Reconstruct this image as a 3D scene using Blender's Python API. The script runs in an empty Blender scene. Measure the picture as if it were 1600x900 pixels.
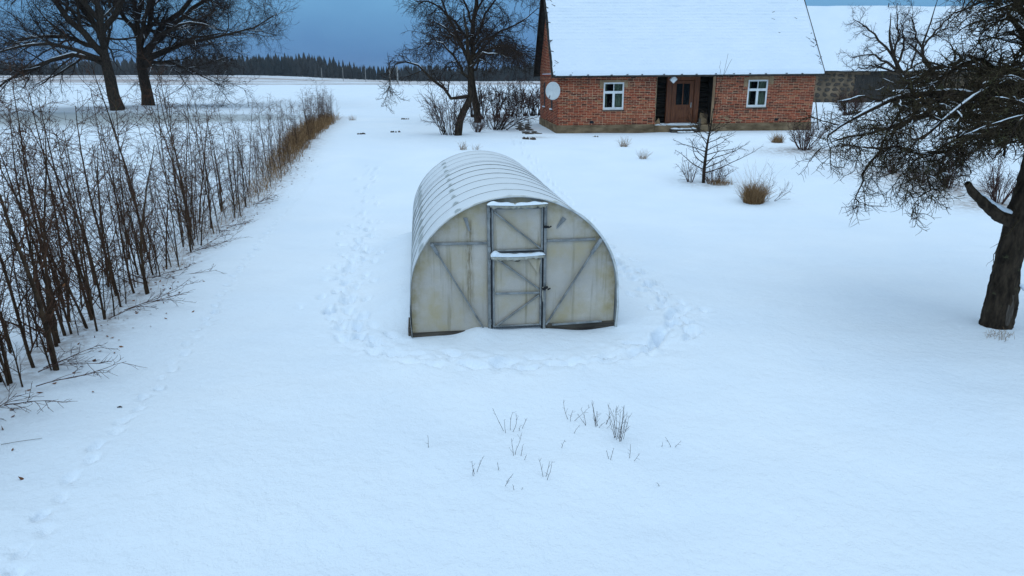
import bpy, bmesh, math, random
import numpy as np
from mathutils import Vector, Matrix

R_ = math.radians
sc = bpy.context.scene
COL = sc.collection

# ------------------------------------------------------------------ camera
cam = bpy.data.cameras.new('camera'); camo = bpy.data.objects.new('camera', cam); COL.objects.link(camo)
cam.sensor_width = 36.0; cam.lens = 24.0; cam.clip_start = 0.05; cam.clip_end = 6000
camo.location = (0, 0, 3.55); camo.rotation_euler = (R_(90 - 17.3), 0, 0)
sc.camera = camo

# ------------------------------------------------------------------ sky
SUN_EL, SUN_AZ = 74.0, 205.0          # a high, thinly veiled sun behind the camera, diffused by the cloud deck
w = bpy.data.worlds.new('World'); sc.world = w; w.use_nodes = True
nt = w.node_tree; N = nt.nodes; L = nt.links
N.clear()
out = N.new('ShaderNodeOutputWorld'); bg = N.new('ShaderNodeBackground'); bg.inputs['Strength'].default_value = 0.1
sky = N.new('ShaderNodeTexSky'); sky.sky_type = 'NISHITA'; sky.sun_disc = False
sky.sun_elevation = R_(SUN_EL); sky.sun_rotation = R_(SUN_AZ); sky.dust_density = 1.5
tc = N.new('ShaderNodeTexCoord')
mp = N.new('ShaderNodeMapping'); mp.inputs['Scale'].default_value = (1.0, 1.0, 2.6)
cn = N.new('ShaderNodeTexNoise'); cn.inputs['Scale'].default_value = 2.1; cn.inputs['Detail'].default_value = 5; cn.inputs['Roughness'].default_value = 0.5
# slate-blue cloud deck: darker along the horizon, paler higher up, with soft unevenness
sp = N.new('ShaderNodeSeparateXYZ'); L.new(tc.outputs['Generated'], sp.inputs[0])
ad = N.new('ShaderNodeMath'); ad.operation = 'MULTIPLY_ADD'; ad.inputs[1].default_value = 0.27; L.new(cn.outputs['Fac'], ad.inputs[0]); L.new(sp.outputs['Z'], ad.inputs[2])
cr = N.new('ShaderNodeValToRGB')
for e_, (p_, c_) in zip([cr.color_ramp.elements[0], cr.color_ramp.elements[1], cr.color_ramp.elements.new(0.5)], [(0.10, (0.40, 1.08, 2.50, 1)), (0.80, (1.10, 2.45, 3.75, 1)), (0.245, (0.86, 2.15, 3.70, 1))]):
    e_.position = p_; e_.color = c_
mx = N.new('ShaderNodeMix'); mx.data_type = 'RGBA'; mx.inputs['Factor'].default_value = 0.98
L.new(tc.outputs['Generated'], mp.inputs['Vector']); L.new(mp.outputs['Vector'], cn.inputs['Vector'])
L.new(ad.outputs[0], cr.inputs['Fac']); L.new(sky.outputs['Color'], mx.inputs['A']); L.new(cr.outputs['Color'], mx.inputs['B'])
L.new(mx.outputs['Result'], bg.inputs['Color']); L.new(bg.outputs['Background'], out.inputs['Surface'])

# ------------------------------------------------------------------ sun (overcast)
sl = bpy.data.lights.new('sun', 'SUN'); so = bpy.data.objects.new('sun', sl); COL.objects.link(so)
sl.energy = 1.5; sl.angle = R_(115); sl.color = (0.70, 0.875, 1.0)
a = R_(SUN_AZ); e = R_(SUN_EL)
sd = Vector((math.sin(a) * math.cos(e), math.cos(a) * math.cos(e), math.sin(e)))
so.rotation_euler = (-sd).to_track_quat('-Z', 'Y').to_euler(); so.location = (0, -10, 40)

# ------------------------------------------------------------------ exposure
vs = sc.view_settings
vs.view_transform = 'Standard'; vs.look = 'None'; vs.gamma = 1.0; vs.exposure = 0.82; vs.use_curve_mapping = False
sc.render.engine = 'CYCLES'
cy = sc.cycles
cy.use_denoising = True
cy.max_bounces = 6; cy.diffuse_bounces = 3; cy.glossy_bounces = 2; cy.transparent_max_bounces = 8; cy.transmission_bounces = 3; cy.volume_bounces = 0
cy.caustics_reflective = False; cy.caustics_refractive = False

# ================================================================== helpers: materials
def mat(name, col, rough=0.8, build=None, spec=0.3):
    m = bpy.data.materials.new(name); m.use_nodes = True
    b = m.node_tree.nodes['Principled BSDF']
    b.inputs['Base Color'].default_value = (*col, 1); b.inputs['Roughness'].default_value = rough
    b.inputs['Specular IOR Level'].default_value = spec
    if build: build(m, m.node_tree, b)
    return m
def nd(t, kind, **kw):
    n = t.nodes.new(kind)
    for k, v in kw.items():
        if k in n.inputs: n.inputs[k].default_value = v
        else: setattr(n, k, v)
    return n
def coords(t, scale=(1, 1, 1), out='Object'):
    c = nd(t, 'ShaderNodeTexCoord'); m = nd(t, 'ShaderNodeMapping'); m.inputs['Scale'].default_value = scale
    t.links.new(c.outputs[out], m.inputs['Vector']); return m.outputs['Vector']
def noise(t, vec, scale, detail=4, rough=0.55, dist=0.0):
    n = nd(t, 'ShaderNodeTexNoise', Scale=scale, Detail=detail, Roughness=rough, Distortion=dist)
    t.links.new(vec, n.inputs['Vector']); return n.outputs['Fac']
def ramp(t, fac, stops):
    r = nd(t, 'ShaderNodeValToRGB'); cr = r.color_ramp
    while len(cr.elements) < len(stops): cr.elements.new(0.5)
    for e_, (p, c) in zip(cr.elements, stops):
        e_.position = p; e_.color = (*c, 1) if len(c) == 3 else c
    t.links.new(fac, r.inputs['Fac']); return r.outputs['Color']
def mixc(t, fac, A, B):
    m = nd(t, 'ShaderNodeMix', data_type='RGBA')
    if isinstance(fac, (int, float)): m.inputs['Factor'].default_value = fac
    else: t.links.new(fac, m.inputs['Factor'])
    for k, v in (('A', A), ('B', B)):
        if isinstance(v, tuple): m.inputs[k].default_value = (*v, 1)
        else: t.links.new(v, m.inputs[k])
    return m.outputs['Result']
def math_(t, op, A, B=None, clamp=False):
    m = nd(t, 'ShaderNodeMath', operation=op, use_clamp=clamp)
    for i, v in ((0, A), (1, B)):
        if v is None: continue
        if isinstance(v, (int, float)): m.inputs[i].default_value = v
        else: t.links.new(v, m.inputs[i])
    return m.outputs[0]
def bump(t, b, height, strength=0.4, dist=0.02):
    n = nd(t, 'ShaderNodeBump', Strength=strength, Distance=dist)
    t.links.new(height, n.inputs['Height']); t.links.new(n.outputs['Normal'], b.inputs['Normal'])
def noisy(c0, c1, scale=3.0, bump_s=0.3, bump_d=0.01, stretch=(1, 1, 1), lo=0.35, hi=0.65, bscale=None):
    def f(m, t, b):
        v = coords(t, stretch); n = noise(t, v, scale, 6, 0.6)
        t.links.new(ramp(t, n, [(lo, c0), (hi, c1)]), b.inputs['Base Color'])
        bump(t, b, noise(t, v, bscale or scale * 4, 5, 0.6), bump_s, bump_d)
    return f
def island(stops, tint=None):
    """one colour per separate piece of the mesh"""
    def f(m, t, b):
        g = nd(t, 'ShaderNodeNewGeometry')
        c = ramp(t, g.outputs['Random Per Island'], stops)
        v = coords(t); n = noise(t, v, 14, 4)
        c = mixc(t, math_(t, 'MULTIPLY', n, 0.35), c, (0.05, 0.025, 0.02))
        if tint: c = tint(t, v, c)
        t.links.new(c, b.inputs['Base Color'])
        bump(t, b, noise(t, v, 60, 3), 0.3, 0.004)
    return f

SNOWC = (0.76, 0.835, 0.925)
def snow_build(m, t, b, near=False):
    v = coords(t)
    n1 = noise(t, v, 0.5, 3); n2 = noise(t, v, 45, 3, 0.6); n3 = noise(t, v, 9, 3)
    c = ramp(t, n1, [(0.3, (0.73, 0.81, 0.91)), (0.7, (0.785, 0.85, 0.93))])
    at = nd(t, 'ShaderNodeAttribute', attribute_name='dirt')
    dn = math_(t, 'MULTIPLY', at.outputs['Fac'], ramp(t, noise(t, v, 6, 6, 0.7), [(0.36, (0, 0, 0)), (0.62, (1, 1, 1))]))
    c = mixc(t, dn, c, (0.24, 0.17, 0.13))
    t.links.new(c, b.inputs['Base Color'])
    h = math_(t, 'ADD', math_(t, 'MULTIPLY', n2, 0.25), n3)
    if near: h = math_(t, 'MULTIPLY', h, nd(t, 'ShaderNodeAttribute', attribute_name='relief').outputs['Fac'])
    bump(t, b, h, 0.8, 0.03)
def field_build(m, t, b):
    snow_build(m, t, b, True)
    # stubble rows showing through the thin snow of the far field
    src = b.inputs['Base Color'].links[0].from_socket
    at = nd(t, 'ShaderNodeAttribute', attribute_name='stubble')
    v2 = coords(t, (0.006, 0.030, 0.02)); s1 = noise(t, v2, 1.0, 7, 0.7, 0.6)
    f = math_(t, 'MULTIPLY', at.outputs['Fac'], ramp(t, s1, [(0.42, (0, 0, 0)), (0.56, (0.8, 0.8, 0.8))]))
    t.links.new(mixc(t, f, src, (0.30, 0.22, 0.19)), b.inputs['Base Color'])

def bark(c0, c1, lichen=None, la=0.58, snow=0.0):
    def f(m, t, b):
        v = coords(t, (1, 1, 0.3)); n = noise(t, v, 14, 6, 0.65)
        c = ramp(t, n, [(0.35, c0), (0.65, c1)])
        if lichen:
            vo = coords(t); c = mixc(t, ramp(t, noise(t, vo, 5.5, 5, 0.65), [(la, (0, 0, 0)), (la + 0.1, (0.85, 0.85, 0.85))]), c, lichen)
        if snow:
            g = nd(t, 'ShaderNodeNewGeometry'); s = nd(t, 'ShaderNodeSeparateXYZ'); t.links.new(g.outputs['Normal'], s.inputs[0])
            vo = coords(t); k = math_(t, 'ADD', s.outputs['Z'], math_(t, 'MULTIPLY', noise(t, vo, 1.3, 4), 1.2))
            c = mixc(t, ramp(t, k, [(1.62 - snow, (0, 0, 0)), (1.70 - snow, (1, 1, 1))]), c, SNOWC)
        t.links.new(c, b.inputs['Base Color'])
        bump(t, b, n, 0.8, 0.02)
    return f

M = {}
M['snow'] = mat('snow', SNOWC, 0.8, snow_build, 0.0)
M['ground'] = mat('snow_ground', SNOWC, 0.8, field_build, 0.0)
M['oak'] = mat('oak_bark', (0.04, 0.03, 0.025), 0.9, bark((0.019, 0.014, 0.011), (0.066, 0.050, 0.038), None, 0.6, 0.35), 0.1)
M['apple'] = mat('apple_bark', (0.04, 0.03, 0.025), 0.9, bark((0.013, 0.009, 0.007), (0.058, 0.042, 0.029), (0.085, 0.09, 0.05), 0.62), 0.1)
M['lichen_twig'] = mat('lichen_twig', (0.05, 0.045, 0.03), 0.95, bark((0.018, 0.013, 0.008), (0.066, 0.048, 0.028), (0.125, 0.12, 0.058), 0.56), 0.1)
M['twig'] = mat('dark_twig', (0.04, 0.03, 0.025), 0.9, bark((0.018, 0.012, 0.010), (0.052, 0.034, 0.026)), 0.1)
M['redtwig'] = mat('reddish_twig', (0.09, 0.05, 0.05), 0.9, bark((0.045, 0.024, 0.022), (0.11, 0.062, 0.05)), 0.1)
M['hedge_twig'] = mat('hedge_twig', (0.08, 0.055, 0.042), 0.9, bark((0.042, 0.021, 0.014), (0.125, 0.066, 0.042)), 0.1)
M['sapling'] = mat('sapling_bark', (0.09, 0.075, 0.055), 0.9, bark((0.026, 0.016, 0.010), (0.10, 0.062, 0.038), (0.12, 0.10, 0.04), 0.6), 0.1)
M['dry_grass'] = mat('dry_grass', (0.30, 0.21, 0.10), 0.9, island([(0.0, (0.15, 0.080, 0.035)), (0.5, (0.32, 0.185, 0.085)), (1.0, (0.50, 0.32, 0.165))]), 0.1)
M['dead_leaf'] = mat('dead_leaf', (0.2, 0.08, 0.04), 0.9, island([(0.0, (0.07, 0.03, 0.02)), (0.5, (0.17, 0.075, 0.04)), (1.0, (0.28, 0.13, 0.06))]), 0.1)
M['soil'] = mat('soil', (0.05, 0.035, 0.03), 0.95, noisy((0.02, 0.015, 0.012), (0.10, 0.075, 0.06), 9, 0.8, 0.03))

# ================================================================== helpers: geometry
def newmesh(name, V, F4=None, smooth=False, Fl=None):
    me = bpy.data.meshes.new(name)
    if Fl is not None:
        me.from_pydata([tuple(v) for v in V], [], Fl); me.update()
    else:
        V = np.asarray(V, np.float32); F4 = np.asarray(F4, np.int32); k = F4.shape[1]
        me.vertices.add(len(V)); me.vertices.foreach_set('co', V.ravel())
        me.loops.add(F4.size); me.loops.foreach_set('vertex_index', F4.ravel())
        me.polygons.add(len(F4)); me.polygons.foreach_set('loop_start', np.arange(0, F4.size, k, dtype=np.int32))
        me.update(calc_edges=True)
    if smooth: me.polygons.foreach_set('use_smooth', np.ones(len(me.polygons), bool))
    return me
def link(name, me, m=None, parent=None, loc=(0, 0, 0), rot=(0, 0, 0), sc_=(1, 1, 1)):
    o = bpy.data.objects.new(name, me)
    if m and me and not me.materials: me.materials.append(m)
    if name in ('twigs', 'stems', 'branches'): o['kind'] = 'stuff'
    COL.objects.link(o); o.parent = parent; o.location = loc; o.rotation_euler = rot; o.scale = sc_
    return o
def empty(name, loc=(0, 0, 0), rot=(0, 0, 0), sc_=(1, 1, 1)):
    o = bpy.data.objects.new(name, None); COL.objects.link(o); o.empty_display_size = 0.2
    o.location = loc; o.rotation_euler = rot; o.scale = sc_; return o
def tag(o, label=None, cat=None, group=None, kind=None):
    if label: o['label'] = label
    if cat: o['category'] = cat
    if group: o['group'] = group
    if kind: o['kind'] = kind
    return o
class MB:
    def __init__(s): s.v = []; s.f = []
    def add(s, V, F):
        n = len(s.v); s.v += [tuple(p) for p in V]; s.f += [tuple(i + n for i in f) for f in F]; return s
    def box(s, a, b, jit=0.0):
        (x0, y0, z0), (x1, y1, z1) = a, b
        V = [(x0, y0, z0), (x1, y0, z0), (x1, y1, z0), (x0, y1, z0), (x0, y0, z1), (x1, y0, z1), (x1, y1, z1), (x0, y1, z1)]
        if jit: V = [tuple(c + random.uniform(-jit, jit) for c in p) for p in V]
        return s.add(V, [(0, 3, 2, 1), (4, 5, 6, 7), (0, 1, 5, 4), (1, 2, 6, 5), (2, 3, 7, 6), (3, 0, 4, 7)])
    def bar(s, p, q, wd, ht, up=(0, 0, 1)):
        p, q = Vector(p), Vector(q); d = (q - p).normalized(); u = Vector(up); sx = d.cross(u)
        if sx.length < 1e-4: sx = d.cross(Vector((0, 1, 0)))
        sx.normalize(); uz = sx.cross(d).normalized(); sx *= wd / 2; uz *= ht / 2
        V = [c + i * sx + j * uz for c in (p, q) for i, j in ((-1, -1), (1, -1), (1, 1), (-1, 1))]
        return s.add(V, [(0, 1, 2, 3), (7, 6, 5, 4), (0, 4, 5, 1), (1, 5, 6, 2), (2, 6, 7, 3), (3, 7, 4, 0)])
    def tube(s, pts, r, n=8, caps=True):
        P = np.array(pts, float); k = len(P); rr = np.full(k, r) if np.isscalar(r) else np.array(r)
        V, F = tubes([(P, rr)], n); base = len(s.v); s.add(V, [tuple(f) for f in F])
        if caps: s.f += [tuple(base + i for i in range(n)), tuple(base + (k - 1) * n + i for i in reversed(range(n)))]
        return s
    def build(s, name, m, parent=None, smooth=False, bevel=0, **k):
        me = newmesh(name, s.v, Fl=s.f, smooth=smooth)
        o = link(name, me, m, parent, **k)
        bm = bmesh.new(); bm.from_mesh(me); bmesh.ops.recalc_face_normals(bm, faces=bm.faces)
        if bevel: bmesh.ops.bevel(bm, geom=list(bm.edges), offset=bevel, segments=1, affect='EDGES')
        bm.to_mesh(me); bm.free()
        return o
def tubes(polys, sides):
    """polylines [(pts, radii)] -> tube vertices and quads, batched by point count"""
    groups = {}
    for P, r in polys: groups.setdefault(len(P), []).append((P, r))
    VV, FF, off = [], [], 0
    for n, g in groups.items():
        V, F = tube_batch(np.array([x[0] for x in g]), np.array([x[1] for x in g]), sides)
        VV.append(V); FF.append(F + off); off += len(V)
    return np.concatenate(VV), np.concatenate(FF)
def tube_batch(P, Rr, S):
    Mn, n, _ = P.shape
    T = np.gradient(P, axis=1); T /= np.linalg.norm(T, axis=2, keepdims=True) + 1e-9
    mean = T.mean(axis=1); ref = np.where(np.abs(mean[:, 2:3]) < 0.8, np.array([[0, 0, 1.0]]), np.array([[1.0, 0, 0]]))
    U = np.cross(T, ref[:, None, :]); U /= np.linalg.norm(U, axis=2, keepdims=True) + 1e-9
    W = np.cross(U, T)
    th = np.arange(S) * 2 * math.pi / S
    V = P[:, :, None, :] + Rr[:, :, None, None] * (np.cos(th)[None, None, :, None] * U[:, :, None, :] + np.sin(th)[None, None, :, None] * W[:, :, None, :])
    idx = np.arange(Mn * n * S).reshape(Mn, n, S); nx = np.roll(idx, -1, axis=2)
    F = np.stack([idx[:, :-1], nx[:, :-1], nx[:, 1:], idx[:, 1:]], axis=-1).reshape(-1, 4)
    return V.reshape(-1, 3), F

# ---- value noise for relief
def vnoise(x, y, seed=0):
    xi = np.floor(x).astype(np.int64); yi = np.floor(y).astype(np.int64); fx = x - xi; fy = y - yi
    fx = fx * fx * (3 - 2 * fx); fy = fy * fy * (3 - 2 * fy)
    def h(i, j):
        n = (i * 374761393 + j * 668265263 + seed * 1442695041) & 0x7fffffff
        n = ((n ^ (n >> 13)) * 1274126177) & 0x7fffffff
        return ((n ^ (n >> 16)) & 0xffff) / 65535.0
    return (h(xi, yi) * (1 - fx) + h(xi + 1, yi) * fx) * (1 - fy) + (h(xi, yi + 1) * (1 - fx) + h(xi + 1, yi + 1) * fx) * fy
def fbm(x, y, seed=0, o=3):
    s = 0; a_ = 0.5
    for k in range(o): s = s + a_ * (vnoise(x * 2**k, y * 2**k, seed + k) - 0.5); a_ *= 0.5
    return s
def sst(a_, b_, t):
    t = np.clip((t - a_) / (b_ - a_), 0, 1); return t * t * (3 - 2 * t)

# ================================================================== ground: one snow sheet to the horizon
GH_O = np.array([0.04, 9.47]); GH_A = R_(7.5)
def gh_local(x, y):
    dx, dy = x - GH_O[0], y - GH_O[1]; c, s = math.cos(GH_A), math.sin(GH_A)
    return dx * c + dy * s, -dx * s + dy * c
POND = (-31.0, 46.0, 17.0, 11.0)
def pond_d(x, y):
    cx, cy_, rx, ry = POND
    an = np.arctan2((y - cy_) / ry, (x - cx) / rx)
    return np.hypot((x - cx) / rx, (y - cy_) / ry) / (1 + 0.10 * np.sin(3 * an + 1) + 0.06 * np.sin(5 * an))
def height(x, y):
    x = np.asarray(x, float); y = np.asarray(y, float)
    h = 0.87 * sst(15, 33, y)
    h = h + sst(213, 560, y) * (2.7 + (-1.9 - 2.7) * sst(-220, -60, x))
    h = h + 0.26 * fbm(x / 6.0, y / 6.0, 3) + (0.12 * fbm(x / 1.5, y / 1.1, 9) + 0.018 * fbm(x / 0.35, y / 0.3, 19, 2)) * (1 - sst(14, 30, y) * 0.8)
    u, v = gh_local(x, y)
    side = np.exp(-((np.abs(u) - 1.5) / 0.55) ** 2) * sst(0.2, 1.2, v) * (1 - sst(5.8, 6.6, v))
    h = h + side * np.where(u < 0, 0.26, 0.13)
    h = h + 0.10 * np.exp(-((u + 0.55) / 0.26) ** 2 - ((v + 0.05) / 0.30) ** 2) + 0.05 * np.exp(-((u - 0.1) / 0.5) ** 2 - ((v + 0.1) / 0.3) ** 2)
    h = h - 0.05 * np.exp(-((u - 1.1) / 0.4) ** 2 - ((v + 0.0) / 0.25) ** 2)
    h = h - 0.16 * (1 - sst(0.90, 1.12, pond_d(x, y)))
    h = h + 0.10 * np.exp(-((x + 5.9) / 0.7) ** 2) * sst(4, 7, y) * (1 - sst(24, 30, y))       # bank under the hedgerow
    h = h + 0.07 * np.exp(-(((x - 7.2) / 0.42) ** 2 + ((y - 9.5) / 0.42) ** 2))               # snow banked round the apple trunk
    h = h + 0.25 * np.exp(-((x + 32.3) / 3.5) ** 2 - ((y - 59.5) / 3.0) ** 2)                  # mound under the oaks
    return h
def H(x, y): return float(height(x, y))

def axis(fine0, fine1, step, lo, hi, g):
    a_ = list(np.arange(fine0, fine1 + 1e-6, step)); s = step; x = a_[-1]
    while x < hi: s *= g; x += s; a_.append(x)
    s = step; x = a_[0]; b_ = []
    while x > lo: s *= g; x -= s; b_.append(x)
    return np.array(b_[::-1] + a_)
gx = axis(-6.8, 4.2, 0.043, -1100, 1100, 1.045)
gy = axis(3.6, 14.5, 0.043, -40, 1500, 1.024)
X, Y = np.meshgrid(gx, gy)
Z = height(X, Y)
rs = np.random.RandomState(5)
# footprints: (x, y, angle, half length, half width, depth)
prints = []
def along(pts, step, jit, hl, hw, dep, alternate=0.0, per=1):
    pts = np.array(pts, float); seg = np.linalg.norm(np.diff(pts, axis=0), axis=1); cum = np.concatenate([[0], np.cumsum(seg)])
    k = 0; s = 0.0
    while s < cum[-1]:
        i = min(np.searchsorted(cum, s, side='right') - 1, len(seg) - 1); t = (s - cum[i]) / seg[i]
        p = pts[i] * (1 - t) + pts[i + 1] * t; d = (pts[i + 1] - pts[i]) / seg[i]; nrm = np.array([-d[1], d[0]])
        for _ in range(per):
            q = p + nrm * ((alternate if k % 2 else -alternate) + rs.normal() * jit) + d * rs.normal() * jit * 0.4
            prints.append((q[0], q[1], math.atan2(d[1], d[0]) + rs.normal() * 0.25, hl * rs.uniform(0.8, 1.25), hw * rs.uniform(0.8, 1.2), dep * rs.uniform(0.5, 1.2)))
            k += 1
        s += step * rs.uniform(0.8, 1.2)
hare = [(-3.7, 4.2), (-4.02, 5.4), (-4.12, 6.63), (-4.3, 7.79), (-4.7, 10.06), (-5.13, 12.21), (-5.5, 14.44), (-5.96, 17.39), (-6.22, 19.67), (-6.55, 23.3)]
along(hare, 0.28, 0.015, 0.075, 0.042, 0.075, 0.03)
along(hare, 0.40, 0.05, 0.04, 0.03, 0.025, 0.02)
ringL = [(-5.0, 24.4), (-4.44, 20.5), (-3.85, 17.0), (-3.4, 14.7), (-3.04, 12.2), (-2.72, 10.3), (-2.35, 9.3), (-1.9, 8.75), (-1.28, 8.45), (0, 8.22), (1.11, 8.4), (1.9, 8.8), (2.45, 9.5), (2.6, 10.1), (2.42, 11.8), (2.15, 13.6), (1.85, 16.5), (1.5, 20.5), (0.9, 24.4)]
along(ringL, 0.34, 0.10, 0.15, 0.065, 0.075, 0.10)
along(ringL[2:8], 0.22, 0.26, 0.13, 0.07, 0.085, 0.10)
along(ringL[3:7], 0.2, 0.32, 0.12, 0.07, 0.08, 0.12)
along(ringL[7:12], 0.26, 0.10, 0.15, 0.07, 0.05, 0.10)
along(ringL[11:16], 0.19, 0.16, 0.13, 0.07, 0.095, 0.10)
along(ringL[12:15], 0.22, 0.20, 0.12, 0.07, 0.09, 0.10)
along([(0.9, 24.4), (0.2, 30), (0.6, 33)], 0.5, 0.1, 0.15, 0.07, 0.08, 0.1)
for (px, py, an, hl, hw, dp) in prints:
    rad = hl * 2.6
    i0, i1 = np.searchsorted(gx, [px - rad, px + rad]); j0, j1 = np.searchsorted(gy, [py - rad, py + rad])
    if i1 <= i0 or j1 <= j0: continue
    dx = X[j0:j1, i0:i1] - px; dy = Y[j0:j1, i0:i1] - py
    c, s = math.cos(an), math.sin(an); u = (dx * c + dy * s) / hl; v = (-dx * s + dy * c) / hw
    r2 = u * u + v * v
    Z[j0:j1, i0:i1] += -1.25 * dp * np.exp(-r2 ** 2 * 0.8) * (0.55 + 0.9 * vnoise(X[j0:j1, i0:i1] * 9, Y[j0:j1, i0:i1] * 9, 14)) + dp * 0.20 * np.exp(-((np.sqrt(r2) - 1.45) / 0.35) ** 2) * (0.4 + vnoise(X[j0:j1, i0:i1] * 14, Y[j0:j1, i0:i1] * 14, 4))
# trampled, lumpy snow beside the footprints
rp = np.array(ringL[2:16]); dmin = np.full(X.shape, 9.0)
jj0, jj1 = np.searchsorted(gy, [7.0, 18.0]); ii0, ii1 = np.searchsorted(gx, [-5.0, 4.2])
xs, ys = X[jj0:jj1, ii0:ii1], Y[jj0:jj1, ii0:ii1]; dm = np.full(xs.shape, 9.0)
for p, q in zip(rp[:-1], rp[1:]):
    d = q - p; t = np.clip(((xs - p[0]) * d[0] + (ys - p[1]) * d[1]) / (d @ d), 0, 1)
    dm = np.minimum(dm, np.hypot(xs - p[0] - t * d[0], ys - p[1] - t * d[1]))
k = np.exp(-(dm / 0.38) ** 2)
Z[jj0:jj1, ii0:ii1] += k * (0.12 * fbm(xs * 4.5, ys * 4.5, 21, 3) + 0.11 * fbm(xs * 10, ys * 10, 31, 2))
# soil showing round the bushes (x, y, radius, amount)
DIRT = [(11.5, 27.2, 1.1, 1.0), (13.5, 21.0, 1.2, 1.0), (13.85, 19.1, 1.1, 1.0), (12.85, 23.0, 1.1, 1.0), (13.1, 21.8, 1.0, 0.9), (6.3, 21.8, 0.6, 0.5), (-32, 58, 3.0, 0.35),
        (1.0, 31.5, 0.5, 0.8), (23.7, 49.6, 1.0, 0.8)]
dirt = np.zeros_like(X)
for (dx, dy, r, am) in DIRT: dirt = np.maximum(dirt, am * np.exp(-(((X - dx) / (r * 1.5)) ** 2 + ((Y - dy) / r) ** 2)))
hx = np.interp(Y, [5, 8.7, 11.2, 14.4, 17.7, 21.8, 30, 46], [-5.5, -5.75, -6.1, -6.7, -7.1, -7.4, -8.6, -11.3])
dirt = np.maximum(dirt, 0.62 * np.exp(-((X - hx + 0.25) / (0.35 + 0.012 * Y)) ** 2) * sst(4, 6, Y) * (1 - sst(46, 50, Y)))
stub = sst(205, 222, Y)
ny, nx = X.shape
idx = np.arange(nx * ny).reshape(ny, nx)
F = np.stack([idx[:-1, :-1], idx[:-1, 1:], idx[1:, 1:], idx[1:, :-1]], -1).reshape(-1, 4)
gm = newmesh('ground', np.stack([X, Y, Z], -1).reshape(-1, 3), F, smooth=True)
for nm, arr in (('dirt', dirt), ('stubble', stub), ('relief', np.clip(9.0 / np.maximum(Y, 1.0), 0, 1) ** 1.3)):
    at = gm.attributes.new(nm, 'FLOAT', 'POINT'); at.data.foreach_set('value', arr.astype(np.float32).ravel())
tag(link('ground', gm, M['ground']), kind='structure')

# frozen pond beneath the oaks
def ice_build(m, t, b):
    v = coords(t, (0.16, 0.5, 1)); n = noise(t, v, 1.0, 6, 0.6)
    at = nd(t, 'ShaderNodeAttribute', attribute_name='edge')
    f = math_(t, 'ADD', math_(t, 'MULTIPLY', n, 0.5), at.outputs['Fac'], True)
    t.links.new(ramp(t, f, [(0.30, (0.38, 0.41, 0.42)), (0.55, (0.52, 0.56, 0.59)), (0.95, SNOWC)]), b.inputs['Base Color'])
    bump(t, b, noise(t, v, 30, 3), 0.2, 0.01)
M['ice'] = mat('snowy_ice', (0.5, 0.55, 0.58), 0.5, ice_build, 0.3)
cx, cy_, rx, ry = POND; V = []; ed = []; Fl = []
nr, na = 14, 72
for i in range(nr + 1):
    for j in range(na):
        an = 2 * math.pi * j / na; rr = (i / nr) * 1.06 * (1 + 0.10 * math.sin(3 * an + 1) + 0.06 * math.sin(5 * an))
        V.append((cx + rx * rr * math.cos(an), cy_ + ry * rr * math.sin(an), 0.775))
        ed.append(max(0.0, 0.75 * ((i / nr) ** 3) + 0.55 * max(0, -math.sin(an)) * (i / nr)))
for i in range(nr):
    for j in range(na): Fl.append((i * na + j, i * na + (j + 1) % na, (i + 1) * na + (j + 1) % na, (i + 1) * na + j))
pm = newmesh('frozen_pond', V, Fl=Fl, smooth=True); at = pm.attributes.new('edge', 'FLOAT', 'POINT'); at.data.foreach_set('value', ed)
tag(link('frozen_pond', pm, M['ice']), kind='structure')

# ================================================================== far forest (one mass)
rs = np.random.RandomState(11)
Vf, Ff, off = [], [], 0
def conifer_np(x, y, z, h, rr):
    Vs, Fs = [], []
    tiers = 6; ns = 7
    for k in range(tiers):
        z0 = h * (0.10 + 0.80 * k / tiers); z1 = min(h, z0 + h * 0.30); r = rr * (1 - k / tiers) ** 0.6 * rs.uniform(0.75, 1.15) + 0.12
        b_ = len(Vs); an = rs.uniform(0, 6.28)
        for j in range(ns):
            q = an + 6.283 * j / ns; rj = r * rs.uniform(0.55, 1.25)
            Vs.append((x + rj * math.cos(q), y + rj * math.sin(q), z + z0 - rs.uniform(0, 0.05) * h))
        Vs.append((x, y, z + z1))
        for j in range(ns): Fs.append((b_ + j, b_ + (j + 1) % ns, b_ + ns))
    return Vs, Fs
ang_x = np.arange(-640, 720, 2.2)
for row in range(7):
    for x0 in ang_x:
        if rs.rand() < 0.12: continue
        x = x0 + rs.normal() * 1.6; y = 575 + row * 9 + rs.normal() * 3 + 12 * math.sin(x * 0.013)
        prof = 1.0 + 0.16 * math.sin(x * 0.021 + 0.5) + 0.10 * math.sin(x * 0.067) + 0.22 * math.exp(-((x + 190) / 40) ** 2)
        h = (13.0 + 0.3 * row) * prof * rs.uniform(0.66, 1.12)
        dec = rs.rand() < (0.15 + 0.35 * (math.sin(x * 0.03 + 2) > 0.3))
        Vs, Fs = conifer_np(x, y, H(x, y) - 0.5, h * (0.86 if dec else 1), h * (0.22 if dec else 0.16))
        Vf += Vs; Ff += [tuple(i + off for i in f) for f in Fs]; off += len(Vs)
M['forest'] = mat('forest', (0.02, 0.03, 0.03), 0.95, noisy((0.010, 0.015, 0.016), (0.045, 0.042, 0.040), 0.025, 0, 0.01), 0.05)
fm = newmesh('forest', np.array(Vf), np.array(Ff))
tag(link('forest', fm, M['forest']), 'dark wood of conifers along the far edge of the snowy field', 'forest', kind='stuff')

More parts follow.
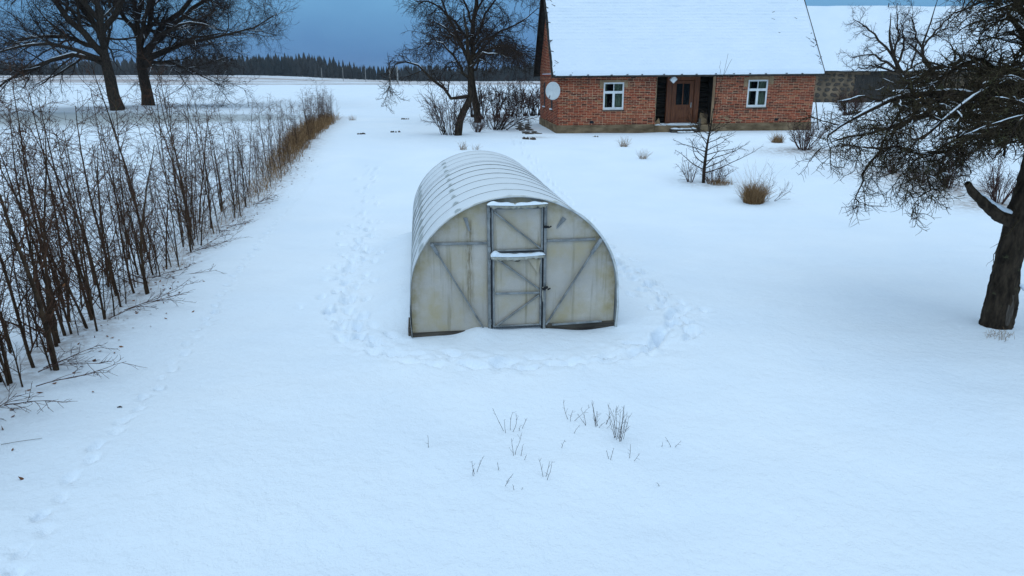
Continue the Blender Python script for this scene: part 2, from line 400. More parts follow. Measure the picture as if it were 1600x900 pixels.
# utility poles across the far field
M['pole'] = mat('weathered_pole', (0.3, 0.29, 0.28), 0.9, noisy((0.24, 0.23, 0.22), (0.38, 0.37, 0.36), 5))
pole = MB().tube([(0, 0, -0.4), (0, 0, 7.6)], [0.19, 0.14], 7).bar((-0.6, 0, 7.2), (0.6, 0, 7.2), 0.09, 0.10)
for s in (-0.5, 0, 0.5): pole.tube([(s, 0, 7.25), (s, 0, 7.45)], 0.04, 5)
pme = None
for i, (x, y, hs) in enumerate([(-40, 235, 0.82), (-46, 288, 0.82), (-53, 330, 1.0), (-66, 385, 0.9), (-84, 410, 1.0), (-104, 440, 1.05), (-125, 470, 1.0)]):
    if pme is None:
        o = pole.build('utility_pole', M['pole'], loc=(x, y, H(x, y))); pme = o.data
    else: o = link('utility_pole', pme, None, loc=(x, y, H(x, y)))
    o.scale = (1, 1, hs); o.rotation_euler = (0, 0, R_(70))
    tag(o, '%s utility pole in the far field, counted leftwards from the crooked fruit tree' % ('first', 'second', 'third', 'fourth', 'fifth', 'sixth', 'seventh')[i], 'utility pole', 'poles across the far field')

# ================================================================== greenhouse
def poly_front(m, t, b):
    v = coords(t)
    sx = nd(t, 'ShaderNodeSeparateXYZ'); t.links.new(v, sx.inputs[0])
    base = ramp(t, noise(t, v, 1.6, 5), [(0.3, (0.48, 0.435, 0.385)), (0.7, (0.67, 0.605, 0.53))])
    grain = noise(t, v, 55, 2); base = mixc(t, math_(t, 'MULTIPLY', grain, 0.35), base, (0.24, 0.24, 0.23))
    vs_ = coords(t, (7.0, 1, 0.35)); st = noise(t, vs_, 1.4, 6, 0.65, 0.3)
    algae = ramp(t, noise(t, v, 2.3, 4, 0.6), [(0.42, (0, 0, 0)), (0.70, (0.75, 0.75, 0.75))])
    base = mixc(t, algae, base, (0.47, 0.375, 0.20))
    eg = nd(t, 'ShaderNodeAttribute', attribute_name='rim')
    base = mixc(t, math_(t, 'MULTIPLY', eg.outputs['Fac'], ramp(t, noise(t, v, 5, 5, 0.65), [(0.38, (0, 0, 0)), (0.62, (0.9, 0.9, 0.9))])), base, (0.33, 0.25, 0.11))
    base = mixc(t, ramp(t, st, [(0.56, (0, 0, 0)), (0.72, (0.65, 0.65, 0.65))]), base, (0.25, 0.205, 0.12))
    # rust-brown run of dirt left of the door
    add = nd(t, 'ShaderNodeMath', operation='ADD'); t.links.new(sx.outputs['X'], add.inputs[0]); add.inputs[1].default_value = 0.655
    wob = math_(t, 'MULTIPLY', math_(t, 'SUBTRACT', noise(t, v, 4, 3), 0.5), 0.10)
    dd = math_(t, 'ABSOLUTE', math_(t, 'ADD', add.outputs[0], wob))
    run = ramp(t, dd, [(0.012, (1, 1, 1)), (0.075, (0, 0, 0))])
    zz = ramp(t, math_(t, 'MULTIPLY', sx.outputs['Z'], 0.5), [(0.12, (0, 0, 0)), (0.30, (0.9, 0.9, 0.9)), (0.80, (0.8, 0.8, 0.8)), (0.84, (0, 0, 0))])
    fr = math_(t, 'MULTIPLY', math_(t, 'MULTIPLY', run, zz), ramp(t, noise(t, coords(t, (12, 1, 1.5)), 3, 5, 0.7), [(0.38, (0.1, 0.1, 0.1)), (0.6, (1, 1, 1))]))
    base = mixc(t, fr, base, (0.16, 0.115, 0.045))
    t.links.new(base, b.inputs['Base Color'])
    tr = nd(t, 'ShaderNodeBsdfTranslucent'); t.links.new(base, tr.inputs['Color'])
    ms = nd(t, 'ShaderNodeMixShader'); ms.inputs[0].default_value = 0.12
    o = t.nodes['Material Output']; t.links.new(b.outputs[0], ms.inputs[1]); t.links.new(tr.outputs[0], ms.inputs[2]); t.links.new(ms.outputs[0], o.inputs['Surface'])
    vb = coords(t, (90, 1, 1)); bump(t, b, noise(t, vb, 1.0, 2), 0.12, 0.004)
def poly_shell(m, t, b):
    v = coords(t); sx = nd(t, 'ShaderNodeSeparateXYZ'); t.links.new(v, sx.inputs[0])
    base = ramp(t, noise(t, v, 2.2, 5), [(0.3, (0.33, 0.37, 0.38)), (0.7, (0.46, 0.50, 0.51))])
    vs_ = coords(t, (1, 5.5, 0.8)); base = mixc(t, ramp(t, noise(t, vs_, 1.6, 5, 0.65), [(0.5, (0, 0, 0)), (0.72, (0.7, 0.7, 0.7))]), base, (0.27, 0.26, 0.20))
    # wet snow film: thick on the crown, patchy and sliding on the flanks, melted through above the purlins
    at = nd(t, 'ShaderNodeAttribute', attribute_name='film')
    pn = noise(t, coords(t, (1.3, 2.6, 1.3)), 2.0, 6, 0.65)
    f = math_(t, 'ADD', at.outputs['Fac'], math_(t, 'MULTIPLY', math_(t, 'SUBTRACT', pn, 0.5), 1.9))
    f = ramp(t, f, [(0.18, (0, 0, 0)), (0.50, (0.78, 0.78, 0.78)), (0.80, (0.97, 0.97, 0.97))])
    col = mixc(t, f, base, (0.78, 0.825, 0.88))
    t.links.new(col, b.inputs['Base Color']); b.inputs['Roughness'].default_value = 0.5
    tr = nd(t, 'ShaderNodeBsdfTranslucent'); t.links.new(col, tr.inputs['Color'])
    ms = nd(t, 'ShaderNodeMixShader'); ms.inputs[0].default_value = 0.08
    o = t.nodes['Material Output']; t.links.new(b.outputs[0], ms.inputs[1]); t.links.new(tr.outputs[0], ms.inputs[2]); t.links.new(ms.outputs[0], o.inputs['Surface'])
    bump(t, b, math_(t, 'ADD', math_(t, 'MULTIPLY', f, 0.8), math_(t, 'MULTIPLY', noise(t, v, 40, 3), 0.3)), 0.5, 0.012)
M['poly_front'] = mat('polycarbonate_panel', (0.42, 0.43, 0.41), 0.45, poly_front, 0.35)
M['poly_shell'] = mat('polycarbonate_snow_film', (0.6, 0.62, 0.64), 0.5, poly_shell, 0.3)
M['galv'] = mat('galvanised_tube', (0.30, 0.335, 0.36), 0.5, noisy((0.14, 0.145, 0.145), (0.30, 0.305, 0.30), 7, 0.2, 0.003), 0.5)
M['galv'].node_tree.nodes['Principled BSDF'].inputs['Metallic'].default_value = 0.35
M['galv_dark'] = mat('dull_galvanised_hoop', (0.12, 0.14, 0.16), 0.6, noisy((0.15, 0.16, 0.165), (0.30, 0.315, 0.32), 9, 0.2, 0.003), 0.4)
M['rubber'] = mat('black_rubber', (0.012, 0.013, 0.016), 0.7)
M['old_wood'] = mat('wet_base_board', (0.06, 0.05, 0.04), 0.9, noisy((0.025, 0.02, 0.018), (0.12, 0.10, 0.08), 4, 0.6, 0.01, (0.4, 4, 4)))
M['pale_strip'] = mat('pale_trim', (0.6, 0.62, 0.62), 0.6, noisy((0.42, 0.43, 0.40), (0.70, 0.73, 0.76), 6))
M['dirty_strip'] = mat('dirty_trim', (0.40, 0.37, 0.30), 0.7, noisy((0.27, 0.24, 0.17), (0.52, 0.50, 0.44), 5))

gh = tag(empty('greenhouse', (GH_O[0], GH_O[1], 0.0), (0, 0, GH_A)), 'tunnel greenhouse of grimy polycarbonate panels dusted with snow, in the middle of the yard', 'greenhouse')
HW, ZS, HB = 1.5, 0.55, 1.39
def prof(n=130):
    P = [(-HW, -0.12), (-HW - 0.012, 0.1), (-HW - 0.02, 0.3)]
    for i in range(n + 1):
        th = math.pi - math.pi * i / n; P.append((HW * math.cos(th), ZS + HB * math.sin(th)))
    return P + [(HW + 0.02, 0.3), (HW + 0.012, 0.1), (HW, -0.12)]
def ztop(x): return ZS + HB * math.sqrt(max(0, 1 - (x / HW) ** 2)) if abs(x) < HW else ZS
PR = prof()
LEN = 6.0
# three polycarbonate sheets overlapping along the tunnel
random.seed(3)
pn_ = np.array(PR); tang = np.gradient(pn_, axis=0); tang /= np.linalg.norm(tang, axis=1, keepdims=True); nrm_ = np.stack([-tang[:, 1], tang[:, 0]], 1)
arc = np.concatenate([[0], np.cumsum(np.linalg.norm(np.diff(pn_, axis=0), axis=1))])
for si, (y0, y1, lift) in enumerate([(-0.07, 2.06, 0.004), (2.0, 4.06, 0.0), (4.0, 6.07, 0.006)]):
    ys_ = np.linspace(y0, y1, 50); V = []; film = []
    for y in ys_:
        bay = (y / 0.6) % 1.0; sag = math.sin(math.pi * bay)
        for k, (p, n_) in enumerate(zip(pn_, nrm_)):
            edge = 0.018 * vnoise(np.array(arc[k] * 5.0), np.array(si * 7.0), 3) if (si == 0 and y == ys_[0]) else 0
            d = lift + 0.010 * (sag - 0.5) + 0.006 * float(fbm(np.array(arc[k] * 2), np.array(y * 2.0), 5))
            V.append((p[0] + n_[0] * d, y - edge * 1.5, p[1] + n_[1] * d))
            up = max(0, n_[1]); lat = p[0]
            f = -0.15 + 1.12 * min(1, up * 1.25) + 0.10 * sag
            th = math.degrees(math.atan2((p[1] - ZS) / HB, p[0] / HW)) if p[1] > ZS else (180 if p[0] < 0 else 0)
            for pt, wdt in ((152, 2.0), (122, 1.6), (92, 1.2), (60, 1.6), (30, 2)):
                f -= (1.3 if pt > 100 else 0.45) * math.exp(-((th - pt) / (wdt * 1.3)) ** 2) * (0.15 + 0.85 * max(0, math.cos(math.pi * (bay - 0.12))) ** 2)
            if lat > 0 and p[1] < 1.5: f -= 0.25
            film.append(f)
    n = len(pn_); Fs = [(i * n + k, (i + 1) * n + k, (i + 1) * n + k + 1, i * n + k + 1) for i in range(len(ys_) - 1) for k in range(n - 1)]
    me = newmesh('cover_sheet', V, Fl=Fs, smooth=True); at = me.attributes.new('film', 'FLOAT', 'POINT'); at.data.foreach_set('value', film)
    link('cover_sheet', me, M['poly_shell'], gh)
# steel hoops that press through the sheet
hoop = [(p[0] + n_[0] * 0.000, 0, p[1] + n_[1] * 0.000) for p, n_ in zip(pn_, nrm_)]
hm = None
for i in range(11):
    y = 0.6 * i + (0.0 if 0 < i < 10 else (0.012 if i == 0 else 0.0))
    if hm is None: o = MB().tube(hoop, 0.0065, 6).build('hoop', M['galv_dark'], gh, True); hm = o.data; o.location = (0, y - 0.055, 0)
    else: o = link('hoop', hm, None, gh, loc=(0, y, 0))
link('hoop', hm, None, gh, loc=(0, 6.075, 0))
# straps/purlins under the sheet
for th in (152, 122, 90, 58, 28):
    x, z = (HW - 0.03) * math.cos(R_(th)), ZS + (HB - 0.03) * math.sin(R_(th))
    MB().bar((x, 0.02, z), (x, LEN - 0.02, z), 0.02, 0.02).build('purlin', M['galv'], gh)
# end panels
def end_panel(x0, x1, y, zb, m, name, par=gh, zt=None, nx_=16, nz_=18, wave=0.006):
    V = []; xs_ = np.linspace(x0, x1, nx_ + 1)
    for x in xs_:
        t = (zt if zt is not None else ztop(x) - 0.004)
        for j in range(nz_ + 1):
            z = zb + (t - zb) * j / nz_
            wv = wave * 2 * float(fbm(np.array(x * 2.3 + 9), np.array(z * 1.4), 8))
            xx = x
            if zt is None and abs(x) > HW - 0.001 and z < ZS: xx = math.copysign(HW + 0.01, x)
            V.append((xx, y + wv, z))
    n = nz_ + 1; Fs = [(i * n + j, (i + 1) * n + j, (i + 1) * n + j + 1, i * n + j + 1) for i in range(nx_) for j in range(nz_)]
    me = newmesh(name, V, Fl=Fs, smooth=True)
    if zt is None:      # grime gathered under the rim
        at = me.attributes.new('rim', 'FLOAT', 'POINT'); at.data.foreach_set('value', [max(0.0, 1 - (1 - math.hypot(p[0] / HW, max(0, p[2] - ZS) / HB)) / 0.16) if p[2] > ZS else max(0.0, 1 - (HW - abs(p[0])) / 0.2) for p in V])
    return link(name, me, m, par)
end_panel(-1.497, -0.375, 0.0, -0.02, M['poly_front'], 'end_panel', nx_=40)
end_panel(0.435, 1.497, 0.0, 0.02, M['poly_front'], 'end_panel', nx_=40)
end_panel(-0.375, 0.435, 0.0, 1.80, M['poly_front'], 'end_panel', nz_=4)
end_panel(-1.497, 1.497, LEN, -0.1, M['poly_front'], 'end_panel', nx_=60)
# curled torn flap of the sheet by the right shoulder and folded triangular gusset marks
MB().add([(0.68, -0.012, 1.64), (0.74, -0.020, 1.60), (0.60, -0.014, 1.46), (0.60, -0.010, 1.50)], [(0, 1, 2, 3)]).build('loose_flap', M['galv'], gh)
MB().add([(-0.73, -0.012, 1.66), (-0.67, -0.018, 1.66), (-0.63, -0.014, 1.46), (-0.66, -0.01, 1.47)], [(0, 1, 2, 3)]).build('loose_flap', M['galv'], gh)
# trim strip round the front edge, uneven on the right
tv = []; tf = []
for k, (p, n_) in enumerate(zip(pn_, nrm_)):
    jit = 0.012 * (vnoise(np.array(arc[k] * 6.0), np.array(1.5), 2) - 0.5)
    out_ = (0.030 if p[0] > 0.55 else (0.010 if p[0] > -0.3 else 0.004)) + float(jit) * (1 if p[0] > 0.3 else 0.3)
    tv += [(p[0], -0.075, p[1]), (p[0] + n_[0] * out_, -0.085 + float(jit), p[1] + n_[1] * out_), (p[0] + n_[0] * out_, 0.03, p[1] + n_[1] * out_)]
for k in range(len(pn_) - 1):
    for j in range(2): tf.append((k * 3 + j, k * 3 + 3 + j, k * 3 + 4 + j, k * 3 + 1 + j))
link('edge_trim', newmesh('edge_trim', tv, Fl=tf, smooth=True), M['pale_strip'], gh)
# braces
for p, q in (((-1.20, -0.022, 1.300), (-0.40, -0.022, 1.290)), ((0.46, -0.022, 1.295), (1.17, -0.022, 1.300))):
    MB().bar(p, q, 0.024, 0.036).build('brace', M['galv'], gh, bevel=0.004)
for p, q in (((-1.18, -0.045, 1.31), (-0.47, -0.045, 0.03)), ((1.25, -0.045, 1.31), (0.46, -0.045, 0.03))):
    MB().bar(p, q, 0.024, 0.034, (0, 1, 0)).build('brace', M['galv'], gh, bevel=0.004)
MB().bar((1.25, -0.05, 1.31), (1.11, -0.05, 1.09), 0.05, 0.05, (0, 1, 0)).build('joint_sleeve', M['galv_dark'], gh, bevel=0.005)
MB().bar((-1.18, -0.05, 1.31), (-1.09, -0.05, 1.15), 0.05, 0.05, (0, 1, 0)).build('joint_sleeve', M['galv_dark'], gh, bevel=0.005)
# door posts and header
for x in (-0.375, 0.432):
    MB().box((x - 0.022, -0.05, -0.08), (x + 0.022, 0.0, 1.80)).build('door_post', M['galv'], gh, bevel=0.005)
MB().box((-0.397, -0.048, 1.80), (0.454, 0.002, 1.835)).build('header_rail', M['galv_dark'], gh, bevel=0.004)
MB().box((-0.350, -0.050, -0.05), (-0.336, -0.005, 1.80)).build('door_seal', M['rubber'], gh)
MB().box((0.396, -0.050, -0.05), (0.409, -0.005, 1.80)).build('door_seal', M['rubber'], gh)
def leaf(name, x0, x1, z0, z1, bars, diag, ybase):
    d = empty(name, (0, 0, 0)); d.parent = gh
    end_panel(x0 + 0.01, x1 - 0.01, ybase + 0.012, z0 + 0.01, M['poly_front'], 'pane', d, zt=z1 - 0.01, nx_=8, nz_=8, wave=0.004)
    for a_, b_ in (((x0 + .012, z0), (x0 + .012, z1)), ((x1 - .012, z0), (x1 - .012, z1)), ((x0 + .026, z0 + .012), (x1 - .026, z0 + .012)), ((x0 + .026, z1 - .012), (x1 - .026, z1 - .012))):
        MB().bar((a_[0], ybase - 0.012, a_[1]), (b_[0], ybase - 0.012, b_[1]), 0.026, 0.024).build('frame_bar', M['galv'], d, bevel=0.004)
    for a_, b_ in diag: MB().bar((a_[0], ybase - 0.018, a_[1]), (b_[0], ybase - 0.018, b_[1]), 0.022, 0.036, (0, 1, 0)).build('brace', M['galv'], d, bevel=0.004)
    for a_, b_ in bars: MB().bar((a_[0], ybase - 0.02, a_[1]), (b_[0], ybase - 0.02, b_[1]), 0.024, 0.030).build('rail', M['galv_dark'], d, bevel=0.004)
    return d
up_ = leaf('door_hatch', -0.335, 0.395, 1.165, 1.79, [], [((-0.30, 1.74), (0.37, 1.19))], -0.03)
lo_ = leaf('door', -0.325, 0.385, 0.03, 1.13, [((-0.29, 0.545), (0.35, 0.535))], [((-0.30, 1.09), (0.35, 0.59)), ((0.35, 0.50), (-0.27, 0.055))], -0.035)
MB().box((-0.325, -0.052, 1.150), (0.385, -0.030, 1.168)).build('seal', M['rubber'], up_)
MB().box((-0.325, -0.052, 1.768), (0.385, -0.044, 1.784)).build('seal', M['rubber'], up_)
MB().bar((-0.28, -0.058, 0.545), (0.34, -0.058, 0.536), 0.006, 0.012).build('seal', M['rubber'], lo_)
# torn corner of the lower door sheet
MB().add([(0.17, -0.052, 1.06), (0.37, -0.062, 1.03), (0.33, -0.072, 0.82), (0.27, -0.06, 0.93)], [(0, 1, 2), (0, 2, 3)]).build('loose_flap', M['poly_front'], lo_)
for z in (1.70, 1.20, 1.02, 0.12):
    MB().box((-0.392, -0.072, z - 0.035), (-0.352, -0.048, z + 0.035)).tube([(-0.363, -0.068, z - 0.04), (-0.363, -0.068, z + 0.04)], 0.010, 8).build('hinge', M['galv_dark'], gh)
for z in (1.508, 0.59):
    h_ = MB().bar((0.395, -0.075, z), (0.475, -0.075, z + (0.0 if z > 1 else 0.028)), 0.022, 0.030).tube([(0.425, -0.1, z), (0.425, -0.04, z)], 0.016, 8).bar((0.47, -0.075, z - .012), (0.51, -0.085, z + .012), 0.016, 0.018)
    h_.build('latch', M['rubber'], gh)
MB().tube([(-0.02, -0.06, 1.06), (-0.01, -0.085, 1.03), (0.03, -0.085, 1.025), (0.06, -0.085, 1.03), (0.07, -0.06, 1.06)], 0.008, 6).build('pull_handle', M['rubber'], lo_, True)
MB().tube([(0.405, -0.065, 0.62), (0.40, -0.07, 0.50), (0.408, -0.066, 0.40)], 0.009, 6).build('bolt', M['dirty_strip'], lo_, True)
# rolled-back sheet ledges over the hatch and the door with snow lying on them
def roll(name, x0, x1, z, y, r, m, seed, par):
    rr = np.random.RandomState(seed); n = 30; t = np.linspace(0, 1, n)
    pts = np.stack([x0 + (x1 - x0) * t, y + 0.006 * rr.normal(size=n), z + 0.006 * rr.normal(size=n) - 0.012 * np.sin(math.pi * t)], 1)
    return MB().tube(pts, r * (1 + 0.14 * rr.normal(size=n)), 10).build(name, m, par, True)
roll('rolled_sheet', -0.36, 0.42, 1.832, -0.095, 0.034, M['dirty_strip'], 2, gh)
roll('rolled_sheet', -0.345, 0.405, 1.10, -0.085, 0.040, M['dirty_strip'], 3, gh)
def snow_heap(name, x0, x1, y0, y1, z, hgt, seed, par, left_big=0.0):
    nx_, ny_ = 36, 7; V = []
    for i in range(nx_ + 1):
        u = i / nx_; endf = min(1, u * 9, (1 - u) * 9) ** 0.5
        for j in range(ny_ + 1):
            v = j / ny_; c = math.sin(math.pi * v) ** 0.6
            q = hgt * (0.55 + 0.9 * float(vnoise(np.array(u * 9.0), np.array(v * 2.0), seed))) * endf * c + left_big * math.exp(-((u - 0.09) / 0.07) ** 2) * c
            V.append((x0 + (x1 - x0) * u, y0 + (y1 - y0) * v + 0.012 * float(vnoise(np.array(u * 13.0), np.array(3.0), seed) - .5), z + q - 0.016 * math.sin(math.pi * u)))
    b0 = len(V); V += [(x0, (y0 + y1) / 2, z - 0.02), (x1, (y0 + y1) / 2, z - 0.02)]
    n = ny_ + 1; Fs = [(i * n + j, (i + 1) * n + j, (i + 1) * n + j + 1, i * n + j + 1) for i in range(nx_) for j in range(ny_)]
    return link(name, newmesh(name, V, Fl=Fs, smooth=True), M['snow'], par)
snow_heap('snow', -0.40, 0.45, -0.145, -0.03, 1.850, 0.030, 4, gh, 0.02)
snow_heap('snow', -0.36, 0.42, -0.140, -0.03, 1.118, 0.038, 6, gh, 0.05)
# base boards showing where the snow has melted back
MB().box((-1.52, -0.03, -0.15), (-0.42, 0.03, -0.021)).build('base_board', M['old_wood'], gh, bevel=0.006)
MB().box((0.46, -0.03, -0.15), (1.52, 0.03, 0.030)).build('base_board', M['old_wood'], gh, bevel=0.006)
MB().bar((0.55, -0.05, 0.025), (1.30, -0.06, 0.052), 0.03, 0.028).build('base_rail', M['galv_dark'], gh, bevel=0.004)
for x in (-1.53, 1.53): MB().box((x - 0.03, 0.03, -0.15), (x + 0.03, LEN, 0.02)).build('base_board', M['old_wood'], gh)

# ================================================================== brick house
def brick_tint(t, v, c):
    big = noise(t, v, 0.55, 4, 0.6)
    c = mixc(t, ramp(t, big, [(0.52, (0, 0, 0)), (0.70, (0.22, 0.22, 0.22))]), c, (0.36, 0.15, 0.07))
    return mixc(t, ramp(t, noise(t, v, 0.8, 3), [(0.58, (0, 0, 0)), (0.75, (0.5, 0.5, 0.5))]), c, (0.24, 0.055, 0.03))
M['brick'] = mat('red_brick', (0.25, 0.08, 0.05), 0.9, island([(0.0, (0.07, 0.017, 0.013)), (0.3, (0.21, 0.042, 0.024)), (0.65, (0.35, 0.065, 0.031)), (0.92, (0.45, 0.10, 0.045)), (1.0, (0.36, 0.17, 0.085))], brick_tint), 0.15)
M['mortar'] = mat('mortar', (0.6, 0.45, 0.3), 0.95, noisy((0.58, 0.36, 0.21), (0.80, 0.57, 0.36), 1.5, 0.3, 0.005), 0.1)
M['plinth'] = mat('concrete_plinth', (0.2, 0.16, 0.12), 0.95, noisy((0.10, 0.068, 0.040), (0.27, 0.19, 0.115), 1.6, 0.5, 0.02, (1, 1, 2.2)), 0.1)
M['plaster'] = mat('sand_plaster_patch', (0.36, 0.24, 0.14), 0.95, noisy((0.24, 0.14, 0.08), (0.42, 0.29, 0.17), 5, 0.4, 0.01), 0.1)
M['roof_dark'] = mat('dark_eave_board', (0.03, 0.027, 0.026), 0.9, noisy((0.015, 0.013, 0.012), (0.05, 0.045, 0.04), 5, 0.4, 0.01))
M['slate'] = mat('grey_slate', (0.07, 0.072, 0.08), 0.8, noisy((0.035, 0.036, 0.042), (0.10, 0.10, 0.11), 6))
M['white_paint'] = mat('white_window_frame', (0.74, 0.75, 0.75), 0.45, noisy((0.66, 0.67, 0.67), (0.78, 0.79, 0.79), 4, 0.1, 0.002), 0.4)
M['brown_wood'] = mat('brown_varnished_door', (0.11, 0.045, 0.02), 0.55, noisy((0.085, 0.024, 0.008), (0.18, 0.058, 0.019), 3, 0.4, 0.004, (6, 6, 0.6)), 0.35)
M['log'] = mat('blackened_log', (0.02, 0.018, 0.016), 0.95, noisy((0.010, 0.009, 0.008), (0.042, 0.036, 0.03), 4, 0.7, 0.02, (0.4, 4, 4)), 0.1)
M['curtain'] = mat('pale_curtain', (0.35, 0.36, 0.25), 0.9, noisy((0.16, 0.18, 0.11), (0.40, 0.41, 0.30), 6, 0.3, 0.02, (8, 1, 0.3)))
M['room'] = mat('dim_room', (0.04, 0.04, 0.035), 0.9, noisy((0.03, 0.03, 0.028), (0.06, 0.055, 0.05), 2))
def glass_build(m, t, b):
    tr = nd(t, 'ShaderNodeBsdfTransparent'); tr.inputs['Color'].default_value = (0.75, 0.8, 0.8, 1)
    gl = nd(t, 'ShaderNodeBsdfGlossy', Roughness=0.03); fr = nd(t, 'ShaderNodeFresnel', IOR=1.14)
    ms = nd(t, 'ShaderNodeMixShader'); t.links.new(fr.outputs[0], ms.inputs[0]); t.links.new(tr.outputs[0], ms.inputs[1]); t.links.new(gl.outputs[0], ms.inputs[2])
    t.links.new(ms.outputs[0], t.nodes['Material Output'].inputs['Surface'])
M['glass'] = mat('window_glass', (0.1, 0.1, 0.1), 0.05, glass_build)
M['dish'] = mat('dish_paint', (0.62, 0.64, 0.64), 0.5, noisy((0.56, 0.58, 0.58), (0.66, 0.68, 0.68), 3, 0.05, 0.002))

GZ = 0.87
house = tag(empty('brick_house', (2.2, 33.9, GZ), (0, R_(-0.45), R_(4.8))), 'long red brick house with snow-covered roof, behind the greenhouse on the right', 'house')
HL, HD, EZ, RZ, SL = 12.75, 6.9, 2.62, 7.25, (7.25 - 2.62) / 3.8
def roofz(v): return RZ - abs(v - 3.45) * SL                       # underside of the roof at depth v
OPEN = [(2.22, 1.06, 3.22, 2.34), (4.82, 0.30, 7.72, 2.9), (9.36, 1.10, 10.36, 2.40)]      # window, porch recess, window
def cut(u0, u1, z0, z1, opens):
    seg = [(u0, u1)]
    for a_, b_, c_, d_ in opens:
        if z1 <= b_ + 0.01 or z0 >= d_ - 0.01: continue
        seg = [s2 for s in seg for s2 in ((s[0], min(s[1], a_)), (max(s[0], c_), s[1])) if s2[1] - s2[0] > 0.03]
    return seg
random.seed(21)
PZ = 0.36                                                          # plinth top
def wall_core(opens, length, top, thick, T, name):
    mb = MB(); zs = sorted({PZ - 0.4, top} | {z for o in opens for z in (o[1], o[3]) if PZ - 0.4 < z < top})
    for z0, z1 in zip(zs[:-1], zs[1:]):
        for a_, b_ in cut(0.013, length - 0.013, (z0 + z1) / 2, (z0 + z1) / 2, opens): mb.box((a_, 0.012, z0), (b_, thick, z1))
    mb.v = [T(*p) for p in mb.v]; return mb.build(name, M['mortar'], house)
front = wall_core(OPEN, HL, 2.93, 0.35, lambda u, v, z: (u, v, z), 'wall')
def bricks(T, length, ztop_fn, opens, parent, z0=PZ, zmax=2.9, seed=1, span=None):
    rr = random.Random(seed); mb = MB(); row = 0; z = z0 + 0.008
    while z + 0.066 < zmax:
        lo, hi = (0.0, length) if span is None else span(z + 0.066)
        if hi - lo < 0.2: break
        for a_, b_ in cut(lo, hi, z, z + 0.065, opens):
            u = a_; ln = 0.25 if row % 2 else 0.12
            while u < b_ - 0.04:
                e_ = min(u + ln, b_)
                pr = rr.uniform(-0.003, 0.004); zz = rr.uniform(-0.003, 0.003)
                mb.box((u, 0.004 - pr, z + zz), (e_ - 0.016, 0.02, z + 0.0615 + zz))
                u += ln + 0.0; ln = 0.262 if rr.random() > 0.12 else 0.131
        z += 0.077; row += 1
    mb.v = [T(*p) for p in mb.v]
    return tag(mb.build('bricks', M['brick'], parent), kind='stuff')
bricks(lambda u, v, z: (u, v, z), HL, None, OPEN, front, zmax=2.88, seed=2)
# gable walls
for gi, (u0, sgn) in enumerate(((0.0, -1), (HL, 1))):
    mb = MB(); y0, y1 = 0.36, HD
    xin = u0 - sgn * 0.012; xo = u0 - sgn * 0.33
    pts = [(0.0, -0.05), (HD, -0.05), (HD, roofz(HD) - 0.03), (3.45, RZ - 0.05), (0.0, roofz(0) - 0.03)]
    V = [(x, p[0] if p[0] else 0.013, p[1]) for x in (xin, xo) for p in pts]
    mb.add(V, [(0, 1, 2, 3, 4), (9, 8, 7, 6, 5)] + [(i, (i + 1) % 5, 5 + (i + 1) % 5, 5 + i) for i in range(5)])
    wl = mb.build('wall', M['mortar'], house)
    GO = [(1.72, 1.02, 2.32, 2.35), (4.6, 1.02, 5.2, 2.35)] if gi == 0 else []
    def span(z): return (max(0.002, 3.45 - (RZ - 0.06 - z) / SL), min(HD, 3.45 + (RZ - 0.06 - z) / SL))
    if sgn < 0: T = lambda u, v, z: (v, u, z)
    else: T = lambda u, v, z: (HL - v, u, z)
    bricks(T, HD, None, GO, wl, zmax=7.1, seed=7 + gi, span=span)
    if gi == 0:
        for (a_, b_, c_, d_) in GO:
            wn = MB().box((-0.004, a_, b_), (0.011, a_ + 0.06, d_)).box((-0.004, c_ - 0.06, b_), (0.011, c_, d_)).box((-0.004, a_ + .06, d_ - 0.06), (0.011, c_ - .06, d_)).box((-0.004, a_ + .06, b_), (0.011, c_ - .06, b_ + 0.06)).build('window', M['brown_wood'], house)
            MB().box((0.0, a_ + 0.06, b_ + 0.06), (0.010, c_ - 0.06, d_ - 0.06)).build('pane', M['rubber'], wn)
            MB().box((-0.09, a_ - 0.05, b_ - 0.05), (0.0, c_ + 0.05, b_ - 0.004)).build('sill', M['plinth'], wn)
            MB().box((-0.085, a_ - 0.04, b_ - 0.004), (-0.005, c_ + 0.04, b_ + 0.05), 0.012).build('snow', M['snow'], wn)
        # projecting brick course with snow, at the foot of the gable and halfway up
        for z, a_, b_ in ((2.66, 0.05, 6.3), (4.0, 1.4, 2.9)):
            led = MB().box((-0.06, a_, z), (-0.002, b_, z + 0.07)).build('ledge', M['brick'], wl)
            MB().box((-0.058, a_ + 0.4, z + 0.07), (-0.004, b_ - 0.9, z + 0.10), 0.01).build('snow', M['snow'], led)
# back wall
MB().box((0.34, HD - 0.33, -0.05), (HL - 0.34, HD - 0.012, 2.93)).build('wall', M['mortar'], house)
# plinth
for a_, b_ in ((-0.04, 4.80), (7.72, HL + 0.04)):
    mb = MB(); n = max(3, int((b_ - a_) / 0.3)); rr = random.Random(4)
    MB().box((a_, -0.035, -0.9), (b_, 0.011, PZ)).build('plinth', M['plinth'], house, bevel=0.015)
MB().box((-0.04, 0.012, -0.9), (0.011, HD + 0.03, PZ)).build('plinth', M['plinth'], house, bevel=0.01)
MB().box((HL - 0.011, 0.012, -0.9), (HL + 0.04, HD + 0.03, PZ)).build('plinth', M['plinth'], house, bevel=0.01)
